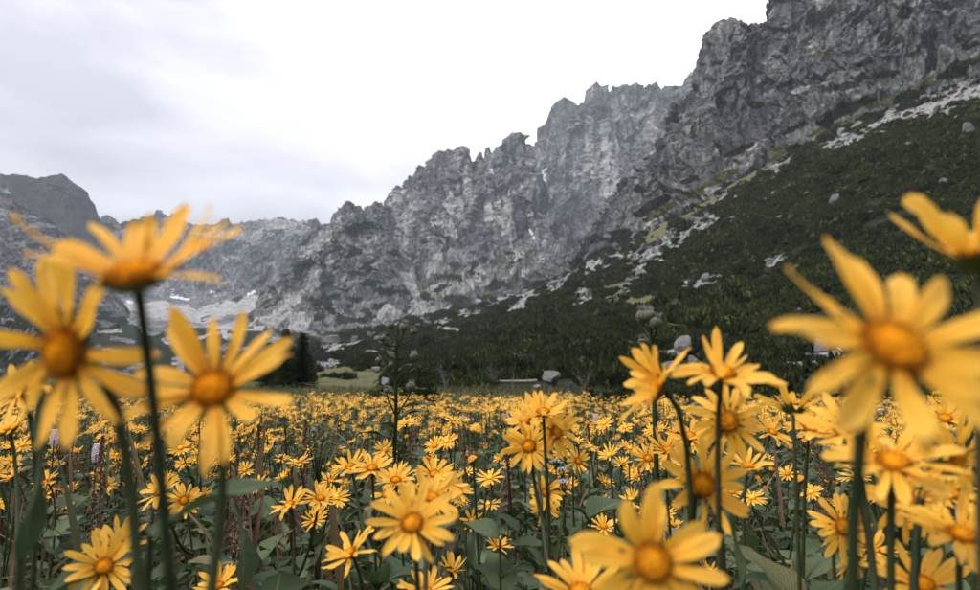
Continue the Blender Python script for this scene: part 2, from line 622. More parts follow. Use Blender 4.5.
def rocky(V, f, amp, seed, fac_amp=0.5, stretch=0.45, taper=0.06, tilt=0.35):
    """push a sheet out into ribs, gullies and angular blocks; f = size of the largest form in metres"""
    nv, nu, _ = V.shape
    n = normals(V)
    p = V.reshape(-1, 3)
    c, s = math.cos(tilt), math.sin(tilt)
    q = np.stack([p[:, 0] * c - p[:, 2] * s, p[:, 1], (p[:, 0] * s + p[:, 2] * c) * stretch], -1) / f
    w = np.stack([perlin(q * 0.7, seed + 31), perlin(q * 0.7, seed + 32), perlin(q * 0.7, seed + 33)], -1)
    q = q + 0.2 * w
    h = amp * (ridged(q, 6, seed=seed) - 0.85)
    qf = np.stack([p[:, 0] * c - p[:, 2] * s, p[:, 1], (p[:, 0] * s + p[:, 2] * c) * 0.7], -1) / f
    h = h + amp * fac_amp * (facets(qf * 2.2 + w * 0.25, seed) + 0.5 * facets(qf * 6.1 + w * 0.3, seed + 3) + 0.28 * facets(qf * 15.0 + w * 0.4, seed + 5))
    t = np.clip(np.linspace(0, 1, nv) / taper, 0, 1)[:, None]
    h = h.reshape(nv, nu) * t
    return V + n * h[..., None], h


# --- the dwarf-pine hillside on the right -----------------------------------
hill_rows = [
    [(230, 397, 40), (350, 396, 32), (450, 397, 27), (560, 397, 25), (700, 394, 22), (850, 386, 20), (980, 378, 19), (1180, 370, 18)],
    [(230, 379, 110), (350, 377, 80), (450, 375, 66), (560, 371, 58), (700, 361, 50), (850, 345, 43), (980, 331, 40), (1180, 312, 38)],
    [(230, 366, 330), (350, 358, 270), (480, 345, 210), (560, 330, 175), (640, 314, 152), (700, 300, 140), (780, 276, 130), (860, 256, 120), (980, 230, 112), (1180, 196, 104)],
    [(230, 356, 1000), (300, 343, 900), (350, 331, 850), (480, 306, 720), (560, 277, 600), (640, 238, 520), (700, 203, 460), (780, 160, 400), (860, 120, 360), (980, 74, 320), (1180, 0, 280)],
]
V = sheet(230, 1180, 860, hill_rows, [30, 120, 250], back=(60, -8), seed=1)
V[0, :, 2] = -0.55
V = smooth_v(V, 14)
nrm = normals(V)
hp = V.reshape(-1, 3)
dep = hp[:, 1]
amp = np.interp(dep, [25, 60, 200, 500], [0.35, 1.3, 4.0, 6.5])
rib = fbm(np.stack([hp[:, 0] / 26, hp[:, 1] / 60, hp[:, 2] / 40], -1), 4, seed=40)
fine = fbm(hp / 5.0, 3, seed=44)
lift = amp * rib + 0.12 * amp * fine
tap = np.clip(np.linspace(0, 1, V.shape[0]) / 0.05, 0, 1)
tap = np.minimum(tap, np.clip((1.0 - np.linspace(0, 1, V.shape[0])) / 0.08, 0.15, 1))
V[..., 2] += lift.reshape(V.shape[:2]) * tap[:, None] * 0.85
hp = V.reshape(-1, 3)
hpx, hpy = project(hp)
nh = fbm(np.stack([hpx / 34, hpy / 11, hpx * 0], -1) @ np.array([[0.86, 0.5, 0], [-0.5, 0.86, 0], [0, 0, 1]]), 6, gain=0.62, seed=60)
scree_b = blobs(hpx, hpy, [(545, 290, 42, 6, 28), (505, 300, 34, 5, 18), (560, 283, 30, 6, 35), (600, 262, 34, 9, 35), (583, 296, 14, 8, 60), (645, 262, 36, 13, 42),
                           (628, 285, 26, 6, 45), (690, 228, 40, 12, 30), (720, 190, 34, 14, 25), (706, 282, 22, 5, 20), (690, 287, 12, 4, 10),
                           (770, 168, 36, 8, 26), (850, 140, 44, 7, 22), (900, 118, 50, 8, 20), (950, 100, 60, 14, 22), (430, 325, 24, 4, 12), (372, 327, 20, 5, 8),
                           (440, 308, 26, 6, 18), (775, 262, 12, 4, 25), (470, 315, 26, 4, 14), (325, 362, 13, 6, 5), (350, 342, 30, 4, 8), (330, 352, 16, 4, 5), (672, 352, 14, 6, 15), (838, 352, 30, 10, 8), (905, 320, 16, 9, 30), (800, 365, 40, 5, 4)])
nh2 = fbm(np.stack([hpx / 24, hpy / 5.5, hpx * 0 + 4.4], -1) @ np.array([[0.86, 0.5, 0], [-0.5, 0.86, 0], [0, 0, 1]]), 5, gain=0.6, seed=160)
scree = sstep(0.46, 0.58, scree_b * 0.95 + 0.40 * nh + 0.45 * nh2 + 0.05)
up = np.interp(hpx, [230, 300, 350, 480, 560, 640, 700, 780, 860, 980], [356, 343, 331, 306, 277, 238, 203, 160, 120, 74])
near_top = np.clip(1 - (hpy - up) / np.interp(hpx, [300, 560, 700, 980], [14, 44, 46, 34]), 0, 1)
scree = np.maximum(scree, sstep(0.52, 0.62, near_top * 0.54 + 0.55 * nh + 0.40 * nh2))
grass_b = blobs(hpx, hpy, [(345, 378, 48, 13, 0), (320, 388, 60, 6, 0), (655, 232, 22, 10, 30), (700, 205, 30, 8, 32), (745, 178, 30, 7, 30), (880, 108, 60, 6, 22), (615, 290, 12, 6, 0), (640, 300, 18, 5, 10), (460, 300, 20, 5, 15)])
grass = sstep(0.45, 0.65, grass_b + 0.3 * nh)
hill_mask = dict(scree=scree * (1 - grass * 0.8), grass=grass, pine=np.zeros(len(hp)), snow=np.zeros(len(hp)))
hillside = finish('hillside', V, M_hill, hill_mask, 'long dark hillside of dwarf pine with pale scree streaks')
HILL_V, HILL_SHAPE = hp, V.shape


def on_hill(px, py):
    k = int(np.argmin((hpx - px) ** 2 + (hpy - py) ** 2))
    return hp[k].copy()


# --- the near cliff on the right ----------------------------------------------
cliff_rows = [
    [(500, 315, 640), (560, 291, 590), (640, 252, 508), (700, 218, 448), (780, 176, 388), (860, 137, 348), (980, 92, 308), (1180, 18, 268)],
    [(500, 303, 660), (560, 272, 615), (640, 222, 545), (700, 178, 490), (780, 132, 430), (860, 92, 390), (980, 46, 345), (1180, -30, 300)],
    [(500, 296, 680), (540, 278, 680), (560, 262, 675), (600, 226, 670), (640, 182, 655), (665, 143, 640), (680, 112, 632), (690, 98, 630), (700, 80, 622), (708, 64, 620), (718, 42, 612), (728, 26, 606), (735, 18, 600), (745, 19, 600), (757, 23, 600), (768, 20, 598), (778, 8, 592), (785, 1, 588), (800, -12, 580), (850, -52, 560), (980, -120, 520), (1180, -170, 480)],
]
V = sheet(500, 1180, 800, cliff_rows, [60, 400], back=(160, 60), jag=1.6, jagf=0.07, seed=3)
V = smooth_v(V, 3)
V, hc = rocky(V, 66.0, 17.0, 100, fac_amp=0.48, stretch=0.36, taper=0.04, tilt=0.5)
cp = V.reshape(-1, 3)
cx, cy = project(cp)
cn = fbm(np.stack([cx / 30, cy / 13, cx * 0], -1), 5, seed=61)
nz_c = normals(V)[..., 2].ravel()
pine = sstep(0.5, 0.62, blobs(cx, cy, [(912, 97, 26, 7, 10), (885, 74, 16, 4, 8), (845, 112, 36, 7, 22), (905, 13, 10, 7, 30), (955, 70, 26, 8, 25), (755, 104, 10, 4, 0), (838, 88, 12, 4, 0), (790, 130, 24, 4, 25),
                                           (620, 235, 20, 8, 30), (600, 255, 26, 7, 30), (655, 205, 22, 6, 30), (580, 275, 26, 7, 30), (690, 180, 12, 4, 20), (740, 150, 22, 4, 25), (975, 45, 14, 4, 20), (640, 190, 8, 4, 0), (860, 65, 9, 3, 0)]) + 0.4 * cn)
low = np.interp(cx, [500, 560, 640, 700, 780, 860, 980], [303, 272, 226, 185, 140, 100, 55])
ledge = sstep(-16, 20, cy - low)
pine = np.maximum(pine, sstep(0.55, 0.7, ledge * 0.62 + 0.55 * cn - 0.08))
grs = sstep(0.5, 0.66, blobs(cx, cy, [(900, 96, 70, 5, 20), (780, 152, 24, 8, 30), (960, 66, 50, 5, 22), (840, 124, 50, 4, 22), (720, 178, 34, 6, 25), (820, 55, 20, 3, 10), (660, 212, 24, 6, 30), (690, 196, 20, 6, 20)]) + 0.35 * cn)
scr = sstep(0.55, 0.75, blobs(cx, cy, [(930, 115, 60, 12, 22), (960, 105, 40, 14, 22), (760, 145, 20, 6, 20), (740, 165, 30, 8, 30), (700, 195, 30, 8, 25), (800, 90, 14, 4, 20), (660, 215, 26, 10, 30), (620, 250, 26, 8, 35), (575, 285, 26, 6, 30)]) + 0.35 * cn)
finish('mountain_cliff', V, M_rock_near, dict(scree=scr, grass=grs * (1 - pine), pine=pine, snow=cx * 0), 'steep grey granite cliff rising above the dwarf-pine hillside')

# --- the high hazy wall behind it ---------------------------------------------
wall_rows = [
    [(505, 330, 1150), (560, 300, 1100), (640, 262, 1050), (760, 220, 1000)],
    [(505, 262, 1750), (560, 228, 1750), (640, 190, 1700), (760, 170, 1650)],
    [(505, 214, 2100), (530, 176, 2100), (541, 150, 2100), (548, 134, 2100), (556, 120, 2100), (565, 109, 2100), (578, 103, 2100), (590, 99, 2100), (602, 92, 2080), (612, 89, 2060), (630, 90, 2050), (645, 86, 2040), (665, 88, 2020), (690, 84, 2000), (720, 86, 2000), (760, 82, 1950)],
]
V = sheet(505, 760, 400, wall_rows, [110, 190], back=(300, 200), jag=7.0, jagf=0.12, seed=5)
V = smooth_v(V, 3)
V, hw = rocky(V, 150.0, 40.0, 200, fac_amp=0.26, stretch=0.16, taper=0.08, tilt=0.15)
wp = V.reshape(-1, 3); wx, wy = project(wp)
wn = fbm(np.stack([wx / 20, wy / 10, wx * 0], -1), 5, seed=62)
snow = sstep(0.5, 0.65, blobs(wx, wy, [(543, 178, 1.6, 14, 0), (540, 202, 1.8, 12, 12), (535, 226, 2.5, 12, 28)]) + 0.45 * wn - 0.1)
scr = sstep(0.55, 0.75, blobs(wx, wy, [(610, 165, 10, 40, 10), (560, 240, 8, 30, -15), (655, 140, 6, 30, 10), (530, 235, 14, 12, 40), (590, 130, 6, 26, 0)]) + 0.45 * wn)
pn = sstep(0.6, 0.75, sstep(200, 270, wy) * 0.6 + 0.5 * wn)
gul = sstep(-0.15, -0.5, hw.ravel() / 40.0) * sstep(110, 200, wy)
scr = np.maximum(scr, sstep(0.4, 0.65, gul * 0.7 + 0.4 * wn))
finish('mountain_wall', V, M_rock_far, dict(scree=scr, grass=wx * 0, pine=pn, snow=snow), 'high hazy rock wall behind the near cliff')

# --- the jagged middle ridge ---------------------------------------------------
ridge_rows = [
    [(320, 356, 800), (400, 345, 780), (480, 326, 720), (560, 300, 640), (590, 290, 630)],
    [(320, 300, 1150), (400, 270, 1200), (480, 250, 1200), (560, 270, 1050), (590, 275, 1000)],
    [(320, 236, 1480), (378, 212, 1500), (384, 205, 1500), (390, 196, 1500), (398, 190, 1500), (404, 184, 1500), (412, 181, 1500), (420, 174, 1510), (428, 172, 1510), (434, 163, 1520), (440, 157, 1520), (450, 156, 1530), (458, 155, 1530), (466, 152, 1530), (470, 155, 1530),
     (476, 154, 1540), (484, 152, 1540), (488, 147, 1540), (492, 154, 1540), (497, 147, 1540), (504, 150, 1540), (510, 142, 1540), (516, 139, 1540), (523, 143, 1540), (530, 146, 1530), (534, 152, 1520), (537, 175, 1480), (540, 205, 1420), (546, 232, 1300), (560, 262, 1120), (590, 278, 1010)],
]
V = sheet(320, 590, 560, ridge_rows, [150, 250], back=(260, 200), jag=6.5, jagf=0.17, seed=7)
V = smooth_v(V, 3)
V, hr = rocky(V, 105.0, 22.0, 300, fac_amp=0.42, stretch=0.34, taper=0.08, tilt=0.2)
rp = V.reshape(-1, 3); rx, ry = project(rp)
rn = fbm(np.stack([rx / 18, ry / 8, rx * 0], -1), 5, seed=63)
scr = sstep(0.5, 0.7, blobs(rx, ry, [(404, 220, 8, 14, -10), (403, 245, 7, 22, 0), (408, 275, 10, 22, 8), (412, 300, 18, 14, 0), (400, 314, 34, 7, 5), (470, 275, 26, 10, 20), (440, 290, 34, 10, 10), (415, 205, 14, 6, 20), (470, 190, 8, 26, 20),
                                        (505, 225, 8, 26, 20), (430, 310, 40, 6, 8), (520, 275, 22, 6, 25), (488, 205, 6, 20, -20), (450, 230, 10, 20, 20)]) + 0.42 * rn)
pn = sstep(0.46, 0.58, sstep(225, 320, ry) * 0.55 + 0.75 * rn + 0.25 * blobs(rx, ry, [(470, 260, 40, 14, 10), (440, 240, 20, 10, 0), (510, 290, 30, 10, 20)]))
grs = sstep(0.38, 0.7, 0.45 * sstep(210, 270, ry) + 0.5 * rn[::-1])
snow = sstep(0.5, 0.65, blobs(rx, ry, [(492, 172, 1.5, 7, 25), (532, 234, 2.0, 11, 30)]) + 0.45 * rn - 0.1)
gul = sstep(-0.15, -0.5, hr.ravel() / 22.0) * sstep(150, 215, ry)
scr = np.maximum(scr, sstep(0.35, 0.6, gul * 0.75 + 0.4 * rn))
chute = sstep(0.35, 0.55, blobs(rx, ry, [(408, 216, 7, 10, -15), (404, 236, 6, 18, 0), (405, 262, 7, 20, 5), (409, 288, 10, 18, 8), (413, 308, 20, 9, 0), (455, 205, 4, 24, 25), (470, 285, 22, 7, 18), (508, 215, 4, 26, 15), (435, 262, 5, 20, -20)]) + 0.3 * rn)
scr = np.maximum(scr, chute)
pn = pn * (1 - chute)
grs = grs * (1 - chute)
finish('mountain_ridge', V, M_rock_mid, dict(scree=scr * (1 - pn), grass=grs * 0.75, pine=pn, snow=snow), 'jagged grey rock ridge with pale scree gully')

# --- the rounded buttress in front of the ridge ---------------------------------
but_rows = [
    [(225, 366, 640), (300, 362, 660), (360, 352, 680), (430, 342, 700)],
    [(225, 344, 860), (270, 322, 890), (300, 296, 930), (345, 290, 940), (395, 300, 960), (430, 320, 900)],
    [(225, 338, 930), (262, 306, 990), (285, 268, 1040), (300, 244, 1080), (312, 230, 1100), (322, 220, 1110), (335, 211, 1120), (345, 207, 1130), (360, 208, 1140), (376, 206, 1150), (386, 211, 1160), (392, 222, 1160), (397, 246, 1150), (403, 284, 1080), (415, 322, 980), (430, 330, 940)],
]
V = sheet(225, 430, 420, but_rows, [60, 200], back=(160, 90), jag=3.5, jagf=0.1, seed=9)
V = smooth_v(V, 4)
V, hb = rocky(V, 75.0, 14.0, 400, fac_amp=0.42, stretch=0.3, taper=0.10, tilt=0.4)
bp = V.reshape(-1, 3); bx, by = project(bp)
bn = fbm(np.stack([bx / 18, by / 8, bx * 0], -1), 5, seed=64)
scr = sstep(0.48, 0.66, blobs(bx, by, [(262, 325, 34, 12, 35), (290, 300, 20, 10, 50), (245, 335, 30, 9, 15), (312, 280, 9, 18, -30), (300, 322, 16, 12, 40), (390, 315, 14, 10, 0), (330, 262, 5, 16, 0)]) + 0.35 * bn)
pn = sstep(0.52, 0.66, blobs(bx, by, [(350, 232, 30, 6, 0), (365, 226, 24, 7, 0), (340, 290, 16, 8, 0), (372, 285, 16, 9, 0), (325, 300, 12, 12, 0), (350, 320, 40, 9, 5), (318, 316, 12, 8, 0), (380, 305, 14, 7, 0), (300, 270, 6, 14, -30)]) * 0.85 + 0.48 * bn)
pn = np.maximum(pn, sstep(0.45, 0.6, 0.35 * sstep(215, 240, by) + 0.7 * bn))
pn = np.maximum(pn, sstep(335, 350, by + 8 * bn))
grs = sstep(0.55, 0.8, 0.6 * blobs(bx, by, [(360, 218, 30, 8, 0), (335, 240, 20, 14, 0)]) + 0.5 * bn[::-1])
gul = sstep(-0.1, -0.45, hb.ravel() / 14.0)
scr = np.maximum(scr, sstep(0.4, 0.62, gul * 0.7 + 0.4 * bn))
fan = sstep(0.35, 0.55, blobs(bx, by, [(262, 326, 34, 11, 32), (290, 302, 20, 8, 48), (245, 336, 30, 8, 15), (300, 322, 14, 10, 40)]) + 0.3 * bn)
scr = np.maximum(scr, fan)
grs = grs * (1 - fan)
finish('mountain_buttress', V, M_rock_mid, dict(scree=scr, grass=grs * 0.8, pine=pn * (1 - scr), snow=bx * 0), 'rounded rock buttress standing before the jagged ridge')

# --- the corrie headwall at the valley end ----------------------------------------
head_rows = [
    [(-160, 398, 50), (100, 397, 50), (240, 396, 52), (345, 395, 55)],
    [(-160, 378, 240), (100, 374, 260), (240, 370, 300), (345, 366, 420)],
    [(-160, 345, 700), (60, 335, 800), (150, 322, 950), (240, 322, 1050), (345, 320, 1100)],
    [(-160, 300, 1500), (60, 297, 1650), (150, 296, 1700), (240, 294, 1700), (345, 290, 1650)],
    [(-160, 222, 1950), (50, 226, 1950), (85, 222, 1950), (110, 219, 1950), (135, 217, 1950), (160, 215, 1950), (185, 219, 1950), (210, 222, 1950), (232, 224, 1950), (255, 221, 1960), (280, 218, 1960), (300, 220, 1960), (322, 223, 1960), (345, 224, 1960)],
]
V = sheet(-160, 345, 560, head_rows, [30, 70, 70, 170], back=(500, 120), jag=2.0, jagf=0.03, seed=11)
V[0, :, 2] = -2.0
V = smooth_v(V, 4)
vv = np.linspace(0, 1, V.shape[0])
V2, hh = rocky(V, 95.0, 20.0, 500, fac_amp=0.25, stretch=0.12, taper=0.05, tilt=0.05)
wgt = np.interp(V[..., 1], [60, 300, 900, 1500, 1700], [0.004, 0.03, 0.14, 0.3, 1.0])[..., None]
V = V + (V2 - V) * wgt
ep = V.reshape(-1, 3); ex, ey = project(ep)
en = fbm(np.stack([ex / 24, ey / 8, ex * 0], -1), 5, seed=65)
scr = sstep(0.45, 0.62, blobs(ex, ey, [(170, 312, 60, 10, -8), (240, 306, 60, 10, 10), (140, 335, 60, 10, -25), (215, 335, 40, 12, 20), (260, 330, 30, 16, 30), (290, 228, 36, 5, -4), (240, 235, 50, 6, 0), (130, 315, 26, 5, -25), (80, 310, 60, 8, -20), (305, 300, 30, 14, 30), (275, 222, 34, 4, 0)]) + 0.3 * en)
pn = sstep(0.5, 0.6, sstep(305, 345, ey) * 0.72 + 0.65 * en)
pn = np.maximum(pn, sstep(0.55, 0.7, blobs(ex, ey, [(60, 300, 60, 14, 0), (20, 320, 60, 20, 0), (130, 225, 50, 6, 0), (235, 300, 14, 4, 20), (262, 282, 16, 5, 35), (300, 262, 14, 10, 40), (120, 345, 50, 8, -10)]) * 0.8 + 0.45 * en))
snow = sstep(0.55, 0.7, blobs(ex, ey, [(176, 297, 10, 1.6, -6), (212, 292, 4, 2, 0), (251, 293, 7, 2, 22), (185, 299, 8, 1.5, -5), (130, 302, 6, 2, -10)]) + 0.15 * en)
grs = sstep(0.5, 0.75, sstep(290, 345, ey) * 0.5 + 0.5 * en[::-1])
grs = np.maximum(grs, sstep(374, 384, ey))
gul = sstep(-0.2, -0.5, hh.ravel() / 20.0) * sstep(235, 275, ey)
scr = np.maximum(scr, sstep(0.45, 0.7, gul * 0.6 + 0.4 * en))
finish('mountain_headwall', V, M_rock_mid, dict(scree=scr * (1 - pn), grass=grs * 0.8, pine=pn * (1 - sstep(378, 388, ey)), snow=snow), 'pale headwall cliff closing the valley above scree and snow patches')

# --- left valley side and the dark peak behind it ----------------------------------
left_rows = [
    [(-260, 392, 200), (0, 384, 220), (130, 376, 420)],
    [(-260, 300, 500), (-60, 310, 560), (0, 312, 620), (60, 326, 720), (130, 342, 820)],
    [(-260, 40, 820), (-120, 120, 860), (-60, 152, 880), (-20, 177, 900), (0, 189, 920), (22, 203, 950), (45, 219, 980), (62, 236, 1000), (84, 262, 1000), (106, 294, 980), (130, 336, 860)],
]
V = sheet(-260, 130, 360, left_rows, [60, 150], back=(300, 160), jag=2.5, jagf=0.08, seed=13)
V = smooth_v(V, 4)
V, hl = rocky(V, 70.0, 9.0, 600, fac_amp=0.55, taper=0.1, tilt=-0.6)
lp = V.reshape(-1, 3); lx, ly = project(lp)
ln = fbm(np.stack([lx / 26, ly / 7, lx * 0], -1) @ np.array([[0.8, -0.6, 0], [0.6, 0.8, 0], [0, 0, 1]]), 5, seed=66)
scr = sstep(0.42, 0.62, sstep(330, 230, ly) * 0.45 + 0.5 * ln)
pn = sstep(0.45, 0.6, sstep(275, 320, ly) * 0.6 + 0.55 * ln)
finish('mountain_slope', V, M_rock_mid, dict(scree=scr * (1 - pn), grass=lx * 0, pine=pn, snow=lx * 0), 'pale rubble slope on the left of the valley')

peak_rows = [
    [(-240, 262, 1600), (112, 262, 1600)],
    [(-240, 165, 1750), (-100, 160, 1750), (0, 173, 1750), (18, 178, 1750), (35, 180, 1750), (48, 177, 1750), (60, 176, 1750), (70, 181, 1750), (80, 190, 1750), (90, 202, 1750), (100, 218, 1750), (112, 236, 1720)],
]
V = sheet(-240, 112, 260, peak_rows, [160], back=(300, 200), jag=1.2, jagf=0.05, seed=15)
V, hq = rocky(V, 200.0, 16.0, 700, fac_amp=0.35, taper=0.1, tilt=-0.3)
qp = V.reshape(-1, 3); qx, qy = project(qp)
qn = fbm(np.stack([qx / 24, qy / 12, qx * 0], -1), 5, seed=67)
M_rock_peak = rock_material('rock_peak', 40.0, dark=(0.02, 0.024, 0.03), mid=(0.045, 0.05, 0.055), light=(0.10, 0.105, 0.105), bd=0.8)
finish('mountain_peak', V, M_rock_peak, dict(scree=qx * 0, grass=qx * 0, pine=sstep(0.4, 0.7, 0.4 + 0.5 * qn), snow=qx * 0), 'dark peak under the cloud at the left')  # random dark green mottling over the face deepens its dark rock tone

# ------------------------------------------------------------------ haze over the valley
hz = np.array([[x, y, z] for z in (-3.2, 1150) for y in (-4150, 4150) for x in (-4150, 4150)], float)
M_haze, t = new_mat('haze')
pv = N(t, 'ShaderNodeVolumePrincipled', {'Color': (0.80, 0.90, 1.0, 1), 'Density': 0.00008, 'Anisotropy': 0.2})
N(t, 'ShaderNodeOutputMaterial', {'Volume': pv.outputs[0]})
haze = obj('haze', mesh_np('haze', hz, np.array([[0, 2, 3, 1], [4, 5, 7, 6], [0, 1, 5, 4], [2, 6, 7, 3], [0, 4, 6, 2], [1, 3, 7, 5]]), [M_haze]))
struct(haze, 'stuff', 'thin bluish haze filling the valley')


# ------------------------------------------------------------------ dwarf pine cover of the hillside
def pine_mat(name):
    m, t = new_mat(name)
    g = N(t, 'ShaderNodeNewGeometry')
    col = ramp(t, g.outputs['Random Per Island'], [(0.0, (0.009, 0.016, 0.008)), (0.6, (0.026, 0.037, 0.015)), (0.92, (0.055, 0.068, 0.027)), (1.0, (0.08, 0.08, 0.038))])
    big = noise(t, g.outputs['Position'], 0.05, 4, 0.55)
    col = mixc(t, 0.8, col, ramp(t, big, [(0.35, (0.6, 0.68, 0.7)), (0.65, (1.5, 1.35, 1.1))]), 'MULTIPLY')
    rnd = N(t, 'ShaderNodeObjectInfo').outputs['Random']
    col = mixc(t, 0.7, col, ramp(t, rnd, [(0.0, (0.4, 0.45, 0.47)), (1.0, (1.65, 1.55, 1.3))]), 'MULTIPLY')
    out_bsdf(t, col, 0.75, spec=0.15, trans=0.1)
    return m


M_pine = pine_mat('pine_needles')


def pine_clump(seed, n=330, hgt=0.75):
    """a low mound of upswept needle shoots, radius about 1"""
    r = np.random.default_rng(seed)
    g = Geo()
    lobes = [(r.uniform(-0.5, 0.5), r.uniform(-0.5, 0.5), r.uniform(0.35, 0.6)) for _ in range(5)] + [(0, 0, 0.62)]
    tv, qv = [], []
    for k in range(n):
        lx_, ly_, lr = lobes[k % len(lobes)]
        a = r.uniform(0, 2 * math.pi)
        e = math.asin(r.uniform(0.05, 1))
        d = np.array([math.cos(a) * math.cos(e), math.sin(a) * math.cos(e), math.sin(e)])
        rad = lr * r.uniform(0.72, 1.05)
        c = np.array([lx_, ly_, 0.0]) + d * rad * np.array([1, 1, hgt / 0.62])
        up = d * 0.55 + np.array([0, 0, 0.8]) + r.normal(0, 0.25, 3)
        up /= np.linalg.norm(up)
        sd = np.cross(up, r.normal(0, 1, 3)); sd /= np.linalg.norm(sd)
        s2 = np.cross(up, sd)
        L, w = r.uniform(0.16, 0.32), r.uniform(0.045, 0.08)
        v = [c - sd * w, c + sd * w, c + up * L, c - s2 * w, c + s2 * w]
        g.add(v, [[0, 1, 2], [3, 4, 2]])
    # dark inner mass so that gaps read as shaded boughs
    for lx_, ly_, lr in lobes:
        u, vv_ = np.meshgrid(np.linspace(0, 2 * math.pi, 8, endpoint=False), np.linspace(0, math.pi / 2, 4))
        rr_ = lr * 0.82 * (1 + 0.12 * r.normal(size=u.shape))
        v = np.stack([lx_ + rr_ * np.cos(u) * np.cos(vv_), ly_ + rr_ * np.sin(u) * np.cos(vv_), rr_ * np.sin(vv_) * hgt / 0.62 - 0.05], -1)
        g.add(v.reshape(-1, 3), grid_faces(8, 4, True))
    return g.mesh('pine_clump', [M_pine], smooth=False)


protos = bpy.data.collections.new('pine_prototypes')         # never linked: only a source of shapes
for k in range(7):
    protos.objects.link(bpy.data.objects.new('pine_clump', pine_clump(50 + k)))

hn = normals(HILL_V.reshape(HILL_SHAPE)).reshape(-1, 3)
Hq = grid_faces(HILL_SHAPE[1], HILL_SHAPE[0])
qa = HILL_V[Hq]
area = 0.5 * np.linalg.norm(np.cross(qa[:, 2] - qa[:, 0], qa[:, 3] - qa[:, 1]), axis=1)
qc = qa.mean(1)
qd = np.linalg.norm(qc - CAM, axis=1)
open_ = np.maximum(hill_mask['scree'], hill_mask['grass'])[Hq].mean(1)
qpx, qpy = project(qc)
keep = (RNG.random(len(qd)) > np.interp(open_, [0.15, 0.55, 1.0], [0.0, 0.80, 0.93])) & (qd > 22) & (qc[:, 2] > ground_z(qc[:, 0], qc[:, 1]) + 0.02)
size_q = np.interp(qd, [30, 120, 300, 700], [0.8, 1.15, 1.9, 3.4])
dens = keep * 0.80 / size_q ** 2
gaps = fbm(qc / 9.0, 3, seed=90)
dens *= sstep(-0.55, -0.15, gaps)
num = RNG.poisson(dens * area)
idx = np.repeat(np.arange(len(Hq)), num)
print('pine clumps', len(idx))
clear = blobs(qpx, qpy, [(553, 389, 22, 11, 0), (510, 389, 36, 8, 0), (683, 362, 18, 16, 0), (695, 372, 16, 9, 0), (672, 378, 14, 9, 0), (386, 392, 14, 8, 0), (377, 379, 13, 9, 0), (325, 367, 17, 8, 0), (838, 361, 34, 11, 0), (446, 392, 16, 10, 0), (584, 392, 14, 10, 0)])
idx = idx[clear[idx] < 0.45]
w4 = RNG.random((len(idx), 4)) + 0.05
w4 /= w4.sum(1)[:, None]
pp = np.einsum('kc,kcj->kj', w4, qa[idx])
ps = size_q[idx] * np.exp(RNG.normal(0, 0.42, len(idx))) * 0.80
pp[:, 2] -= 0.12 * ps
pm = bpy.data.meshes.new('dwarf_pine_cover')
pm.vertices.add(len(pp))
pm.vertices.foreach_set('co', pp.astype(np.float32).ravel())
for nm, arr in (('size', ps), ('spin', RNG.uniform(0, 6.283, len(pp)))):
    at = pm.attributes.new(nm, 'FLOAT', 'POINT')
    at.data.foreach_set('value', arr.astype(np.float32))
cover = obj('dwarf_pine_cover', pm)
struct(cover, 'stuff', 'dense dark green dwarf pine scrub covering the hillside')
ng = bpy.data.node_groups.new('pine_scatter', 'GeometryNodeTree')
ng.interface.new_socket('Geometry', in_out='INPUT', socket_type='NodeSocketGeometry')
ng.interface.new_socket('Geometry', in_out='OUTPUT', socket_type='NodeSocketGeometry')
gi, go = ng.nodes.new('NodeGroupInput'), ng.nodes.new('NodeGroupOutput')
ci = ng.nodes.new('GeometryNodeCollectionInfo')
ci.inputs[0].default_value = protos
ci.inputs['Separate Children'].default_value = True
ci.inputs['Reset Children'].default_value = True
ip = ng.nodes.new('GeometryNodeInstanceOnPoints')
ip.inputs['Pick Instance'].default_value = True
a1, a2 = [ng.nodes.new('GeometryNodeInputNamedAttribute') for _ in range(2)]
for a, nm in ((a1, 'size'), (a2, 'spin')):
    a.data_type = 'FLOAT'
    a.inputs[0].default_value = nm
cx_ = ng.nodes.new('ShaderNodeCombineXYZ')
L = ng.links.new
L(gi.outputs[0], ip.inputs['Points'])
L(ci.outputs[0], ip.inputs['Instance'])
L(a2.outputs[0], cx_.inputs[2])
L(cx_.outputs[0], ip.inputs['Rotation'])
L(a1.outputs[0], ip.inputs['Scale'])
L(ip.outputs[0], go.inputs[0])
md = cover.modifiers.new('scatter', 'NODES')
md.node_group = ng

def scatter(name, pts, size, spin, coll, label):
    m_ = bpy.data.meshes.new(name)
    m_.vertices.add(len(pts))
    m_.vertices.foreach_set('co', pts.astype(np.float32).ravel())
    for nm, arr in (('size', size), ('spin', spin)):
        at = m_.attributes.new(nm, 'FLOAT', 'POINT')
        at.data.foreach_set('value', np.asarray(arr, np.float32))
    o = obj(name, m_)
    struct(o, 'stuff', label)
    g2 = ng.copy()
    for nd in g2.nodes:
        if nd.type == 'COLLECTION_INFO':
            nd.inputs[0].default_value = coll
    o.modifiers.new('scatter', 'NODES').node_group = g2
    return o


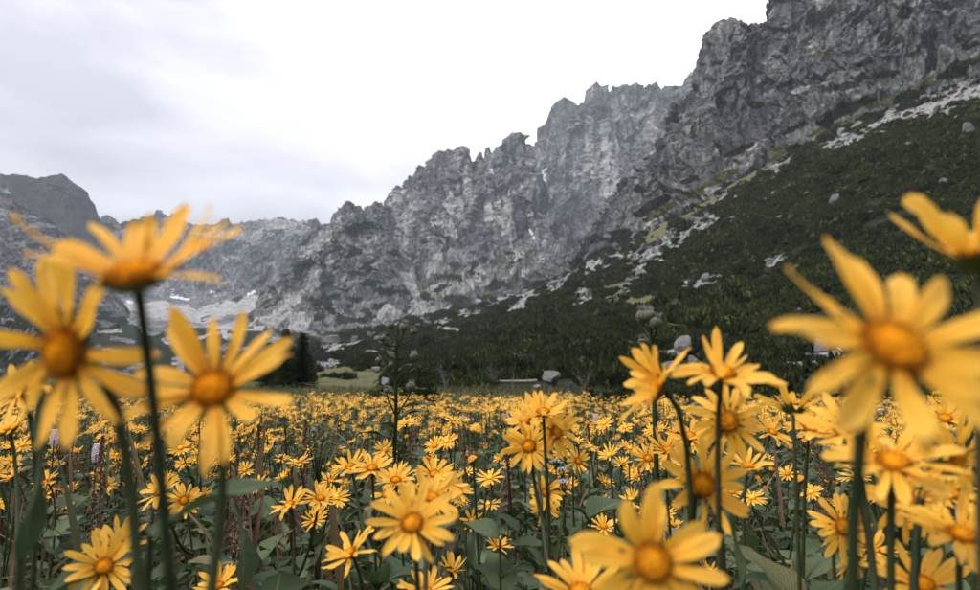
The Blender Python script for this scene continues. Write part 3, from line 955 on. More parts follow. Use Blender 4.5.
# ------------------------------------------------------------------ boulders, dead wood, spruces at the foot of the slope
def boulder_mesh(seed, flat=0.65):
    r = np.random.default_rng(seed)
    n = 14
    u, v = np.meshgrid(np.linspace(0, 2 * math.pi, 2 * n, endpoint=False), np.linspace(-math.pi / 2, math.pi / 2, n))
    p = np.stack([np.cos(u) * np.cos(v), np.sin(u) * np.cos(v), np.sin(v)], -1).reshape(-1, 3)
    for _ in range(22):                           # planed faces
        d = r.normal(size=3); d /= np.linalg.norm(d)
        h = r.uniform(0.42, 0.80)
        k = p @ d
        p = p - np.outer(np.clip(k - h, 0, None), d) * 0.95
    p += 0.05 * np.stack([perlin(p * 3 + k * 9.7 + seed, 3) for k in range(3)], -1) + 0.02 * np.stack([perlin(p * 9 + k * 5.1, 4) for k in range(3)], -1)
    p *= np.array([1.0, r.uniform(0.7, 0.95), flat])
    return mesh_np('boulder', p, grid_faces(2 * n, n, True), [M_boulder], smooth=False)


BOULD = [boulder_mesh(k, f) for k, f in enumerate((0.75, 0.85, 0.65, 0.95, 0.6))]


stones = bpy.data.collections.new('stone_prototypes')
for me_ in BOULD:
    stones.objects.link(bpy.data.objects.new('stone', me_))
scr_q = hill_mask['scree'][Hq].mean(1)
sz_q = np.interp(qd, [30, 120, 300, 700], [0.16, 0.35, 0.75, 1.5])
num = RNG.poisson(sstep(0.1, 0.8, scr_q) * 0.20 / sz_q ** 2 * area)
num = np.where(qd < 30, 0, num)
idx = np.repeat(np.arange(len(Hq)), num)
w4 = RNG.random((len(idx), 4)) + 0.05
w4 /= w4.sum(1)[:, None]
sp = np.einsum('kc,kcj->kj', w4, qa[idx])
print('scree stones', len(sp))
scatter('scree_stones', sp, sz_q[idx] * np.exp(RNG.normal(0, 0.75, len(idx))) * 0.45, RNG.uniform(0, 6.28, len(idx)), stones, 'pale broken stones of the scree streaks on the hillside')


def boulder(px, py, wpx, kind, label, group=None, dep_=None, sink=0.25):
    if dep_ is None:
        p = on_hill(px, py)
    else:
        p = P(px, py, dep_)
        p[2] = gz(p[0], p[1])
    d = (p - CAM) @ FWD
    s = 0.5 * wpx * d / F
    o = obj('boulder', BOULD[kind % 5], None, (p[0], p[1], p[2] + s * sink), (0, 0, random.uniform(0, 6.28)), (s, s * random.uniform(0.8, 1.1), s * random.uniform(0.85, 1.15)))
    return tag(o, label, 'boulder', group)


boulder(552, 386, 36, 0, 'large pale flat-topped boulder beside the fallen log', sink=0.45)
boulder(570, 392, 20, 1, 'small grey boulder leaning on the large pale boulder', sink=0.4)
boulder(538, 391, 14, 2, 'little white stone in front of the large pale boulder', sink=0.4)
boulder(683, 352, 30, 3, 'tall pale boulder on the dark scrub behind the thistle', sink=0.5)
boulder(672, 371, 22, 1, 'grey boulder below the tall pale boulder', sink=0.4)
boulder(695, 366, 26, 2, 'low flat grey boulder at the foot of the scrub', sink=0.3)
boulder(322, 361, 28, 4, 'low pale slab at the top of the grass patch', sink=0.3)
boulder(372, 357, 24, 0, 'pale slab leaning among dwarf pines above the grass patch', sink=0.25)
boulder(377, 373, 18, 4, 'slanting pale rock at the edge of the grass patch', sink=0.4)
boulder(386, 389, 20, 1, 'rounded pale rock behind the tall thistle', sink=0.5)
boulder(452, 383, 18, 2, 'low pale rock beside the bare grey bush', sink=0.4)
boulder(498, 372, 16, 4, 'thin pale slab showing under the dark scrub', sink=0.3)
for (bx_, by_, bw_) in ((793, 188, 12), (835, 205, 20), (968, 135, 22), (640, 262, 14), (770, 262, 10), (706, 281, 16), (690, 287, 12), (848, 181, 12), (808, 196, 10), (735, 166, 14), (588, 297, 14), (628, 283, 10), (945, 187, 16), (902, 308, 22), (915, 322, 14), (822, 352, 26), (840, 360, 14), (808, 360, 16), (862, 350, 20), (852, 366, 12), (790, 368, 12), (720, 236, 10), (690, 225, 14), (660, 245, 12), (610, 262, 10), (560, 280, 9), (925, 245, 12), (905, 265, 9)):
    boulder(bx_, by_, bw_, random.randrange(5), 'pale granite block lying among the dwarf pines of the hillside', 'granite blocks on the hillside', sink=0.45)
r_ = np.random.default_rng(5)
for k in range(70):                      # rubble on the open strip behind the meadow
    px_, dp = r_.uniform(660, 980), r_.uniform(17, 26)
    p = P(px_, 390, dp)
    o = obj('stone', BOULD[k % 5], None, (p[0], p[1], gz(p[0], p[1]) + 0.05), (0, 0, r_.uniform(0, 6)), float(r_.uniform(0.10, 0.30)))
    tag(o, 'grey stone in the rubble at the foot of the hillside', 'stone', 'rubble stones behind the meadow')


def branchy(seed, h, spread, mat_, n=9, thick=0.012):
    """a bare twiggy bush"""
    r = np.random.default_rng(seed)
    parts = []
    for k in range(n):
        a = r.uniform(0, 6.283)
        tip = np.array([math.cos(a) * spread * r.uniform(0.3, 1), math.sin(a) * spread * r.uniform(0.3, 1), h * r.uniform(0.6, 1)])
        mid = tip * np.array([0.3, 0.3, 0.55]) + r.normal(0, 0.06 * h, 3)
        c = bezier(np.zeros(3), mid * 0.5, mid, tip, 7)
        g = Geo()
        g.add(*tube(c, np.linspace(thick, thick * 0.3, 7), 4))
        for q in range(7):
            i = r.integers(2, 7)
            d = r.normal(0, 1, 3); d[2] = abs(d[2]) * 0.8
            d *= h * r.uniform(0.10, 0.26) / np.linalg.norm(d)
            tw = np.stack([c[i], c[i] + d * 0.5 + r.normal(0, 0.01, 3), c[i] + d])
            g.add(*tube(tw, [thick * 0.45, thick * 0.3, thick * 0.15], 3))
            for q2 in range(2):
                d2 = d * 0.5 + r.normal(0, 0.05 * h, 3)
                g.add(*tube(np.stack([tw[1], tw[1] + d2]), [thick * 0.28, thick * 0.12], 3))
        parts.append(g.mesh('branch', [mat_]))
    return parts


def bare_bush(px, py, dep_, h, spread, seed, label, n=9, thick=0.007):
    p = on_hill(px, py)
    t_ = obj('bare_bush', None, None, p)
    tag(t_, label, 'bush')
    for me in branchy(seed, h, spread, M_deadwood, n, thick):
        obj('branch', me, t_)


bare_bush(446, 388, 24, 1.25, 0.85, 3, 'bare grey twiggy bush behind the tall thistle', 12)
bare_bush(492, 390, 25, 1.35, 0.9, 4, 'leafless grey bush at the left end of the fallen log', 11)
bare_bush(512, 390, 23, 1.1, 0.25, 5, 'thin upright dead sapling beside the fallen log', 4)
bare_bush(584, 389, 22, 1.0, 0.8, 6, 'bare dark twiggy bush beside the large pale boulder', 10)

p0, p1 = on_hill(482, 385) + (0, 0, 0.16), on_hill(537, 384) + (0, 0, 0.16)
g = Geo()
lg = bezier(p0, p0 * 0.66 + p1 * 0.34 + (0, 0, 0.05), p0 * 0.33 + p1 * 0.67 - (0, 0, 0.04), p1, 14)
g.add(*tube(lg - p0, np.linspace(0.05, 0.09, 14), 8))
for k, sgn in ((4, 0.4), (8, -0.5), (11, 0.35)):
    g.add(*tube(np.stack([lg[k] - p0, lg[k] - p0 + (0.1, 0.2 * sgn, abs(sgn) * 0.4)]), [0.03, 0.012], 5))
log_ = obj('fallen_log', g.mesh('fallen_log', [M_deadwood]), None, p0)
tag(log_, 'thin bleached fallen log lying before the dark scrub', 'log')


def spruce(px, py, dep_, h, seed, label):
    p = P(px, py, dep_)
    p[2] = gz(p[0], p[1])
    t_ = obj('spruce_tree', None, None, p)
    tag(t_, label, 'tree')
    r = np.random.default_rng(seed)
    z = np.linspace(0, h, 9)
    v, f = tube(np.stack([0.03 * r.normal(size=9), 0.03 * r.normal(size=9), z], -1), np.linspace(0.09, 0.012, 9), 7)
    obj('trunk', mesh_np('trunk', v, f, [M_bark], smooth=True), t_)
    g = Geo()
    zz = 0.02 * h
    while zz < h * 0.985:
        rad = 0.30 * h * (1 - zz / h) ** 0.75 + 0.05
        for k in range(11):
            a = r.uniform(0, 6.283)
            L = rad * r.uniform(0.7, 1.12)
            d = np.array([math.cos(a), math.sin(a), 0])
            s = np.array([-d[1], d[0], 0])
            m = max(4, int(L / 0.09))
            for q in range(m):
                tq = (q + 0.6) / m
                c = np.array([0, 0, zz]) + d * L * tq + np.array([0, 0, -0.30 * L * tq + 0.16 * L * tq ** 2])
                w = 0.16 * (1 - 0.6 * tq) + 0.03
                for sg in (-1, 1):
                    tip = c + s * sg * w * r.uniform(0.7, 1.3) + d * w * 0.8 + np.array([0, 0, r.uniform(-0.06, 0.03)])
                    b = 0.035
                    g.add([c - d * b, c + d * b, tip, c + (0, 0, b), c - (0, 0, b)], [[0, 1, 2], [3, 4, 2]])
        zz += h * 0.032
    obj('crown', g.mesh('crown', [M_pine], smooth=False), t_)


spruce(284, 397, 40, 3.7, 1, 'slim dark spruce with the taller pointed tip behind the meadow')
spruce(301, 397, 41, 3.5, 2, 'broad dark spruce at the edge of the grass patch')
spruce(268, 397, 43, 3.0, 3, 'shorter dark spruce partly hidden behind the taller spruces')

# single dwarf pines along the foot of the slope
CL = [pine_clump(150 + k, 620, 0.8) for k in range(4)]
r_ = np.random.default_rng(8)
for k in range(90):
    px_ = r_.uniform(385, 1010)
    dp = np.interp(px_, [390, 560, 700, 1000], [30, 25, 23, 21]) * r_.uniform(0.75, 1.25)
    if 425 < px_ < 592 or 664 < px_ < 700 or 810 < px_ < 865:      # open ground round the boulders and the log
        dp *= 0.80
        if k % 3:
            continue
    p = P(px_, 390, dp)
    s = r_.uniform(0.35, 0.85) * (0.45 if dp < 19 else 1.0)
    o = obj('dwarf_pine', CL[k % 4], None, (p[0], p[1], gz(p[0], p[1]) - 0.05), (0, 0, r_.uniform(0, 6)), (s, s, s * r_.uniform(0.8, 1.15)))
    tag(o, 'low dark dwarf pine at the foot of the hillside', 'shrub', 'dwarf pines along the foot of the slope')

# ------------------------------------------------------------------ flower pieces
def leaf_geo(n=7, m=2, fold=0.22, droop=0.35, wid=0.30, wave=0.03, seed=0):
    """leaf of length 1 along +X, normal +Z"""
    r = np.random.default_rng(seed)
    t = np.linspace(0, 1, n)
    w = wid * np.sin(math.pi * np.clip(t, 0.0, 1) ** 0.72) ** 0.85 + 0.012 * (1 - t)
    s = np.linspace(-1, 1, 2 * m + 1)
    x = t[:, None] + 0 * s[None]
    y = w[:, None] * s[None]
    z = fold * np.abs(y) - droop * (t[:, None] ** 2) * 0.5 + 0.1 * t[:, None] + wave * np.sin(9 * t[:, None] + 2 * s[None] + seed) * np.abs(s[None])
    return np.stack([x, y, z], -1).reshape(-1, 3), grid_faces(2 * m + 1, n)


def petal_geo(seed, n=12, m=3):
    r = np.random.default_rng(seed)
    t = np.linspace(0, 1, n)
    L = 0.84
    w = np.interp(t, [0, 0.15, 0.45, 0.7, 0.88, 0.96, 1.0], [0.034, 0.058, 0.088, 0.090, 0.070, 0.048, 0.020]) * r.uniform(0.82, 1.18)
    s = np.linspace(-1, 1, 2 * m + 1)
    bend = r.uniform(-0.26, 0.24)
    side = r.uniform(-0.12, 0.12)
    x = L * t[:, None] + 0 * s[None]
    x[-1] -= 0.045 * np.array([1.0, 0.35, 0.05, 0.75, 0.0, 0.4, 1.1])
    x[-2] -= 0.012 * np.array([0.9, 0.3, 0.0, 0.5, 0.0, 0.3, 0.9])
    y = w[:, None] * s[None] + side * t[:, None] ** 2
    z = bend * t[:, None] ** 2 + 0.25 * (y - side * t[:, None] ** 2) ** 2 / 0.1 - 0.012 * np.cos(s[None] * 7) + 0.014 * np.sin(8 * t[:, None] + seed) * s[None] + 0.006 * r.normal(size=(n, 2 * m + 1)) + r.uniform(-0.05, 0.05) * s[None] * t[:, None]
    me = mesh_np('petal', np.stack([x, y, z], -1).reshape(-1, 3), grid_faces(2 * m + 1, n), [M_petal], smooth=True)
    uv = np.stack([t[:, None] + 0 * s[None], 0.5 + 0.5 * s[None] + 0 * t[:, None], seed + 0 * x], -1).reshape(-1, 3)
    at = me.attributes.new('pet', 'FLOAT_VECTOR', 'POINT')
    at.data.foreach_set('vector', uv.astype(np.float32).ravel())
    return me


PETALS = [petal_geo(k) for k in range(16)]


def disc_geo(seed, nf=150):
    """domed centre packed with florets"""
    g = Geo()
    rad = []
    R = 0.235
    u, v = np.meshgrid(np.linspace(0, 2 * math.pi, 20, endpoint=False), np.linspace(0.02, 1, 7))
    p = np.stack([R * v * np.cos(u), R * v * np.sin(u), 0.095 * (1 - v ** 2.2) - 0.02], -1).reshape(-1, 3)
    g.add(p, grid_faces(20, 7, True)); rad.append(v.ravel())
    ga = math.pi * (3 - math.sqrt(5))
    for k in range(nf):
        q = math.sqrt((k + 0.5) / nf)
        a = k * ga + seed
        c = np.array([R * q * math.cos(a), R * q * math.sin(a), 0.095 * (1 - q ** 2.2) - 0.02])
        d = np.array([math.cos(a) * q * 0.9, math.sin(a) * q * 0.9, 1.0]); d /= np.linalg.norm(d)
        e = np.cross(d, [0.3, 0.7, 0.2]); e /= np.linalg.norm(e)
        f = np.cross(d, e)
        b = 0.0135
        h = 0.030 if q < 0.55 else 0.055
        vv = [c + b * (e * math.cos(x) + f * math.sin(x)) for x in (0, 1.57, 3.14, 4.71)]
        vt = [c + d * h + 0.012 * (e * math.cos(x) + f * math.sin(x)) for x in (0, 1.57, 3.14, 4.71)]
        g.add(np.array(vv + vt), [[0, 1, 5, 4], [1, 2, 6, 5], [2, 3, 7, 6], [3, 0, 4, 7], [4, 5, 6, 7]])
        rad.append(np.full(8, q))
    me = g.mesh('flower_disc', [M_disc], smooth=False)
    at = me.attributes.new('rad', 'FLOAT', 'POINT')
    at.data.foreach_set('value', np.concatenate(rad).astype(np.float32))
    return me


DISCS = [disc_geo(k) for k in range(3)]


def cup_geo():
    g = Geo()
    u, v = np.meshgrid(np.linspace(0, 2 * math.pi, 14, endpoint=False), np.linspace(0, 1, 5))
    r = 0.07 + 0.22 * np.sin(v * 1.5)
    g.add(np.stack([r * np.cos(u), r * np.sin(u), -0.17 + 0.14 * v], -1).reshape(-1, 3), grid_faces(14, 5, True))
    for k in range(15):
        a = k * 2 * math.pi / 15
        d = np.array([math.cos(a), math.sin(a), 0]); s = np.array([-d[1], d[0], 0])
        pts = []
        for t, w in ((0, 0.03), (0.4, 0.042), (0.8, 0.025), (1, 0.004)):
            c = d * (0.16 + 0.30 * t) + np.array([0, 0, -0.13 + 0.13 * t ** 0.7])
            pts += [c - s * w, c + s * w]
        g.add(pts, [[0, 1, 3, 2], [2, 3, 5, 4], [4, 5, 7, 6]])
    return g.mesh('bract_cup', [M_bract])


CUP = cup_geo()
def leaf_mesh(n, m, f, d, w, wv, k):
    me_ = mesh_np('leaf', *leaf_geo(n, m, f, d, w, wv, k), [M_leafv], smooth=True)
    t_, s_ = np.meshgrid(np.linspace(0, 1, n), np.linspace(0, 1, 2 * m + 1), indexing='ij')
    me_.attributes.new('pet', 'FLOAT_VECTOR', 'POINT').data.foreach_set('vector', np.stack([t_, s_, 0 * t_], -1).astype(np.float32).ravel())
    return me_


LEAVES = [leaf_mesh(12, 3, f, d, w, 0.05, k) for k, (f, d, w) in enumerate([(0.25, 0.5, 0.20), (0.35, 0.8, 0.25), (0.2, 0.3, 0.16), (0.3, 1.1, 0.28)])]


def hero_head(plant, base, pos, normal, diam, cup=12, npet=15, seed=0, wide=1.0, gone=False):
    """flower_head > disc florets, bract cup, every petal"""
    r = random.Random(seed)
    s = diam / 2
    R = rot_to(normal, r.uniform(0, 6.28))
    h = obj('flower_head', DISCS[seed % 3], plant, pos - base, R, s)
    obj('bract_cup', CUP, h)
    npet += 2
    for k in range(npet):
        a = 2 * math.pi * (k + r.uniform(-0.30, 0.30)) / npet
        if r.random() < 0.03:               # a lost petal
            continue
        wd = R @ np.array([math.cos(a), math.sin(a), 0])
        if gone and -wd[1] > 0.45:          # petals already dropped on this side
            continue
        tilt = math.radians(cup + r.gauss(0, 9) - (r.uniform(15, 45) if r.random() < 0.07 else 0))
        M = Matrix.Rotation(a, 4, 'Z') @ Matrix.Translation((0.195, 0, -0.012 + 0.012 * (k % 2))) @ Matrix.Rotation(-tilt, 4, 'Y') @ Matrix.Rotation(r.uniform(-0.28, 0.28), 4, 'X')
        o = obj('petal', PETALS[r.randrange(16)], h)
        L = r.uniform(0.80, 1.08)
        o.matrix_local = M @ Matrix.Diagonal((L, wide * r.uniform(0.88, 1.14), 1, 1))
    return h


def stem_path(pos, normal, size, foot, n=14):
    nrm_ = np.asarray(normal, float); nrm_ = nrm_ / np.linalg.norm(nrm_)
    top = pos - nrm_ * 0.085 * size
    k = min(0.10, 0.25 * abs(pos[2] - foot[2]))
    return bezier(top, top - nrm_ * k * 0.6 - np.array([0, 0, k * 0.25]), foot * 0.35 + top * 0.65 - np.array([0, 0, 0.08]) + np.array([0.05 * math.sin(pos[0] * 97), 0.05 * math.sin(pos[1] * 131), 0]), foot, n)


HERO_FEET = []


def hero_plant(label, heads, foot=None, leaves=6, cat='flower', size=0.074, group=None, seed=0, thick=0.0032, wide=1.0):
    """heads: (px, py, diameter px, normal (right, to camera, up), cup deg, petals)"""
    r = random.Random(seed * 13 + 5)
    H = []
    for (px, py, dpx, nr, cup, npet) in heads:
        dep_ = F * size / dpx
        H.append((P(px, py, dep_), np.array([nr[0], -nr[1], nr[2]], float), cup, npet))
    main = H[0][0]
    if foot is None:
        foot = (r.uniform(-0.10, 0.10), r.uniform(0.0, 0.14))
    fx, fy = main[0] + foot[0], main[1] + foot[1]
    base = np.array([fx, fy, gz(fx, fy) - 0.01])
    t_ = obj('flower_plant', None, None, base)
    tag(t_, label, cat, group)
    c = stem_path(main, H[0][1], size, base)
    v, f = tube(c - base, np.linspace(thick * 0.60, thick * 1.1, len(c)), 8)
    obj('stem', mesh_np('stem', v, f, [M_stem], smooth=True), t_)
    for k, (p, nr, cup, npet) in enumerate(H):
        hero_head(t_, base, p, nr, size * r.uniform(0.93, 1.07), cup, npet, seed * 7 + k, wide, seed == 1 and k == 0)
        if k:                       # side branch joining the main stem below
            j = c[min(len(c) - 1, 5 + k)]
            want = p[2] - 0.12 - 0.3 * np.linalg.norm((p - main)[:2])
            j = c[int(np.argmin(np.abs(c[:, 2] - want)))]
            nn_ = nr / np.linalg.norm(nr)
            top = p - nn_ * 0.085 * size
            b = bezier(top, top - nn_ * 0.035 - np.array([0, 0, 0.02]), (top + j) * 0.5 - np.array([0, 0, 0.05]), j, 10)
            v, f = tube(b - base, np.linspace(thick * 0.65, thick * 0.95, 10), 8)
            obj('stem', mesh_np('stem', v, f, [M_stem], smooth=True), t_)
    for k in range(leaves):
        i = r.randint(5, len(c) - 3)
        a = k * 2.4 + r.uniform(-0.4, 0.4)
        L = r.uniform(0.06, 0.115)
        R = np.array(Matrix.Rotation(a, 3, 'Z') @ Matrix.Rotation(-math.radians(r.uniform(15, 50)), 3, 'Y'))
        obj('leaf', LEAVES[r.randrange(4)], t_, c[i] - base, R, L)
    HERO_FEET.append(base)
    return t_


U = (0, 0.4, 0.9)
hero_plant('tall blurred plant with three big yellow flowers before the valley headwall',
           [(134, 274, 232, (-0.05, 0.46, 0.88), 24, 19), (64, 352, 205, (-0.30, 0.90, -0.12), 6, 15), (213, 388, 178, (0.05, 0.86, 0.46), 8, 14)], foot=(0.006, 0.02), leaves=9, seed=1, thick=0.0029)
hero_plant('biggest blurred yellow flower held above the meadow against the dark hillside', [(893, 346, 275, (0.05, 0.86, 0.50), 4, 13)], foot=(0.05, 0.04), leaves=2, seed=2, wide=1.02)
hero_plant('blurred yellow flower with raised petals seen from below against the hillside', [(984, 258, 200, (0.12, 0.10, 0.98), 30, 13)], foot=(0.03, 0.03), leaves=2, seed=3)
hero_plant('wide-open blurred flower with a big orange centre low in the meadow', [(652, 562, 170, (0.02, 0.92, 0.36), 4, 11)], foot=(0.0, 0.02), leaves=3, seed=4, wide=1.35)
hero_plant('blurred flower half hidden below the wide-open big-centred flower', [(580, 592, 96, (-0.1, 0.5, 0.85), 14, 14)], leaves=3, seed=5)
hero_plant('yellow flower turned sideways in front of the grey thistle', [(657, 386, 100, (-0.90, 0.14, 0.30), 34, 17)], foot=(0.0, 0.03), leaves=5, seed=6)
hero_plant('sharp yellow flower with fanned petals standing before the dark hillside', [(723, 373, 110, (0.06, 0.52, 0.85), 14, 16)], foot=(0.0, 0.04), leaves=5, seed=7)
hero_plant('yellow flower with drooping petals and brown centre below the fanned one', [(728, 421, 88, (0.12, 0.96, 0.0), -8, 14)], foot=(0.0, 0.05), leaves=5, seed=8)
hero_plant('yellow flower with a brown-ringed round centre facing outward', [(703, 484, 98, (0.08, 0.98, 0.14), 2, 14)], foot=(0.01, 0.05), leaves=5, seed=9)
hero_plant('small upright yellow flower behind the brown-ringed one', [(748, 466, 52, (0.1, 0.35, 0.92), 24, 13)], leaves=5, seed=10)
hero_plant('small yellow flower turned away beside the biggest flower', [(793, 408, 68, (0.2, -0.35, 0.85), 20, 13)], leaves=5, seed=11)
hero_plant('bunched blurred flowers under the biggest flower', [(893, 462, 128, (-0.15, 0.50, 0.85), 10, 16), (846, 428, 100, (-0.55, 0.35, 0.72), 18, 15), (955, 462, 110, (0.35, 0.80, -0.35), 0, 13)], foot=(0.05, 0.04), leaves=4, seed=12, thick=0.0036)
hero_plant('pair of brown-centred yellow flowers on one dark stem low in the meadow', [(843, 526, 66, (0.08, 0.97, 0.16), -2, 15), (855, 560, 52, (0.3, 0.75, -0.50), 0, 14)], foot=(-0.02, 0.05), leaves=5, seed=13)
hero_plant('yellow flower beside the frame-edge stem, pale petals raised', [(962, 535, 118, (-0.05, 0.42, 0.90), 12, 13), (922, 584, 96, (-0.15, 0.55, 0.82), 14, 14)], foot=(0.03, 0.03), leaves=4, seed=14)
hero_plant('yellow flowers clustered behind the biggest flower at the scrub foot', [(968, 398, 58, (-0.1, 0.5, 0.85), 18, 15), (945, 418, 54, (-0.3, 0.6, 0.7), 15, 15), (978, 428, 50, (0.2, 0.8, 0.4), 10, 14)], leaves=5, seed=15)
hero_plant('large yellow flower with long ragged petals in the middle of the meadow', [(412, 523, 98, (-0.05, 0.80, 0.58), 8, 15), (432, 498, 74, (0.25, 0.45, 0.85), 14, 17)], foot=(-0.01, 0.04), leaves=6, seed=16)
hero_plant('tilted yellow flower leaning left beside the long-petalled flower', [(350, 553, 62, (-0.55, 0.35, 0.72), 18, 13)], leaves=6, seed=17)
hero_plant('half-open yellow flower beside the long-petalled flower', [(452, 570, 40, (0.1, 0.2, 0.95), 52, 10)], leaves=5, seed=18)
hero_plant('yellow flower peeping up below the long-petalled flower', [(425, 592, 56, (0.0, 0.5, 0.86), 16, 14)], leaves=5, seed=19)
hero_plant('yellow flower opening beside a pointed green leaf', [(218, 586, 52, (-0.2, 0.5, 0.85), 18, 14)], leaves=5, seed=20)
hero_plant('double-headed yellow flower low in the grass below the bistort spikes', [(104, 566, 78, (0.25, 0.72, 0.45), 10, 15), (118, 546, 60, (0.35, 0.5, 0.75), 14, 14)], leaves=5, seed=21)
hero_plant('tight cluster of yellow heads on one tall stem in mid meadow',
           [(543, 412, 56, (-0.1, 0.45, 0.88), 16, 18), (556, 432, 54, (0.42, 0.80, 0.10), 6, 17), (529, 446, 54, (-0.15, 0.86, 0.35), 6, 18), (526, 420, 46, (-0.55, 0.6, 0.4), 10, 16)], foot=(0.0, 0.04), leaves=7, seed=22)
hero_plant('two yellow heads one above the other in front of the head cluster', [(546, 492, 40, (0.0, 0.94, 0.25), 4, 14), (545, 506, 34, (-0.1, 0.9, -0.2), 0, 13)], foot=(0.0, 0.04), leaves=6, seed=23)
hero_plant('pair of shaggy yellow heads left of the long-petalled flower', [(372, 468, 46, (0.0, 0.5, 0.85), 16, 18), (350, 466, 42, (-0.3, 0.4, 0.85), 18, 17), (330, 481, 30, (-0.5, 0.5, 0.6), 18, 12)], leaves=7, seed=24)
hero_plant('yellow heads on branching stems just behind the long-petalled flower', [(396, 480, 42, (0.0, 0.5, 0.85), 18, 16), (386, 494, 36, (-0.3, 0.7, 0.5), 10, 15)], leaves=6, seed=25)
hero_plant('three yellow heads bunched right of the long-petalled flower', [(434, 474, 44, (-0.1, 0.55, 0.8), 14, 17), (450, 482, 40, (0.3, 0.6, 0.7), 12, 16), (458, 490, 34, (0.5, 0.6, 0.4), 10, 14)], leaves=6, seed=26)
hero_plant('branching yellow flowers beside the brown dock stalks', [(290, 504, 42, (-0.25, 0.5, 0.82), 12, 16), (320, 498, 42, (0.3, 0.4, 0.85), 14, 15), (320, 512, 28, (0.1, 0.3, 0.9), 20, 12)], leaves=6, seed=27)
hero_plant('yellow flower pair with a single half-hidden head beside the thick blurred stem', [(184, 500, 36, (0.2, 0.9, 0.3), 6, 15), (160, 492, 44, (-0.2, 0.6, 0.7), 14, 12)], leaves=5, seed=28)
hero_plant('small round yellow flower facing outward between dark leaves', [(106, 485, 23, (0.05, 0.92, 0.38), 8, 16)], leaves=5, seed=29)
hero_plant('small yellow flowers turned aside near the pink-white spikes', [(46, 482, 30, (-0.4, 0.6, 0.5), 16, 13), (45, 494, 26, (-0.5, 0.6, 0.2), 12, 12)], leaves=5, seed=30)
hero_plant('two yellow heads behind the sideways flower', [(668, 450, 46, (0.1, 0.5, 0.85), 14, 15), (648, 458, 36, (0.0, 0.85, 0.5), 8, 15)], leaves=6, seed=31)
hero_plant('yellow head behind the drooping-petalled flower', [(690, 436, 46, (-0.1, 0.6, 0.8), 14, 15), (772, 432, 40, (0.2, 0.6, 0.75), 14, 15)], leaves=6, seed=32)
hero_plant('yellow flower facing right beside the tight head cluster', [(578, 461, 30, (0.4, 0.85, 0.25), 6, 14)], leaves=6, seed=33)
hero_plant('small half-open yellow flower above a pale broad leaf', [(602, 504, 24, (-0.1, 0.3, 0.95), 40, 10)], leaves=5, seed=34)
hero_plant('blurred yellow flowers low behind the left big flowers', [(18, 392, 80, (-0.2, 0.7, 0.6), 10, 15), (8, 430, 60, (-0.3, 0.3, 0.8), 20, 13)], foot=(-0.02, 0.05), leaves=4, seed=35)
hero_plant('blurred pair of yellow heads crowding under the bunched flowers', [(905, 500, 92, (-0.2, 0.8, 0.45), 8, 15), (948, 492, 84, (0.1, 0.6, 0.75), 12, 15)], foot=(0.05, 0.06), leaves=5, seed=37)
hero_plant('yellow flower tucked behind the pair of brown-centred flowers', [(872, 548, 58, (0.2, 0.4, 0.85), 16, 14)], leaves=6, seed=38)
hero_plant('yellow flower with raised petals right of the biggest stem', [(810, 428, 56, (0.0, 0.5, 0.85), 16, 15)], leaves=5, seed=36)

# ------------------------------------------------------------------ the meadow behind: single plants, then the mass
def small_head_geo(seed, npet=14, nn=4, disc_n=10, bracts=True):
    """a whole flower head, petals 0 / disc 1 / green 2, radius 1, facing +Z"""
    r = np.random.default_rng(seed)
    g = Geo()
    cup = math.radians(r.uniform(2, 26))
    for k in range(npet):
        a = 2 * math.pi * (k + r.uniform(-0.25, 0.25)) / npet
        L = 0.78 * r.uniform(0.85, 1.1)
        w = 0.10 * r.uniform(0.8, 1.2)
        tl = cup + r.normal(0, 0.22)
        t = np.linspace(0, 1, nn)
        ww = w * np.interp(t, [0, 0.5, 0.8, 1], [0.35, 0.95, 0.95, 0.35])
        x = 0.22 + L * t * math.cos(tl)
        z = L * t * math.sin(tl) + r.uniform(-0.1, 0.12) * t ** 2
        d, s_ = np.array([math.cos(a), math.sin(a)]), np.array([-math.sin(a), math.cos(a)])
        rows_ = []
        for q in range(nn):
            for sg in (-1, 1):
                xy = d * x[q] + s_ * sg * ww[q]
                rows_.append((xy[0], xy[1], z[q] + 0.02 * sg * r.uniform(-1, 1)))
        g.add(rows_, [[2 * q, 2 * q + 1, 2 * q + 3, 2 * q + 2] for q in range(nn - 1)], 0)
    u, v = np.meshgrid(np.linspace(0, 2 * math.pi, disc_n, endpoint=False), np.linspace(0.05, 1, 4))
    rr_ = 0.27 * v * (1 + 0.06 * r.normal(size=v.shape))
    g.add(np.stack([rr_ * np.cos(u), rr_ * np.sin(u), 0.17 * (1 - v ** 2) + 0.01], -1).reshape(-1, 3), grid_faces(disc_n, 4, True), 1)
    if bracts:
        u, v = np.meshgrid(np.linspace(0, 2 * math.pi, 7, endpoint=False), np.linspace(0, 1, 3))
        rr_ = 0.06 + 0.25 * v
        g.add(np.stack([rr_ * np.cos(u), rr_ * np.sin(u), -0.15 + 0.13 * v], -1).reshape(-1, 3), grid_faces(7, 3, True), 2)
    return g


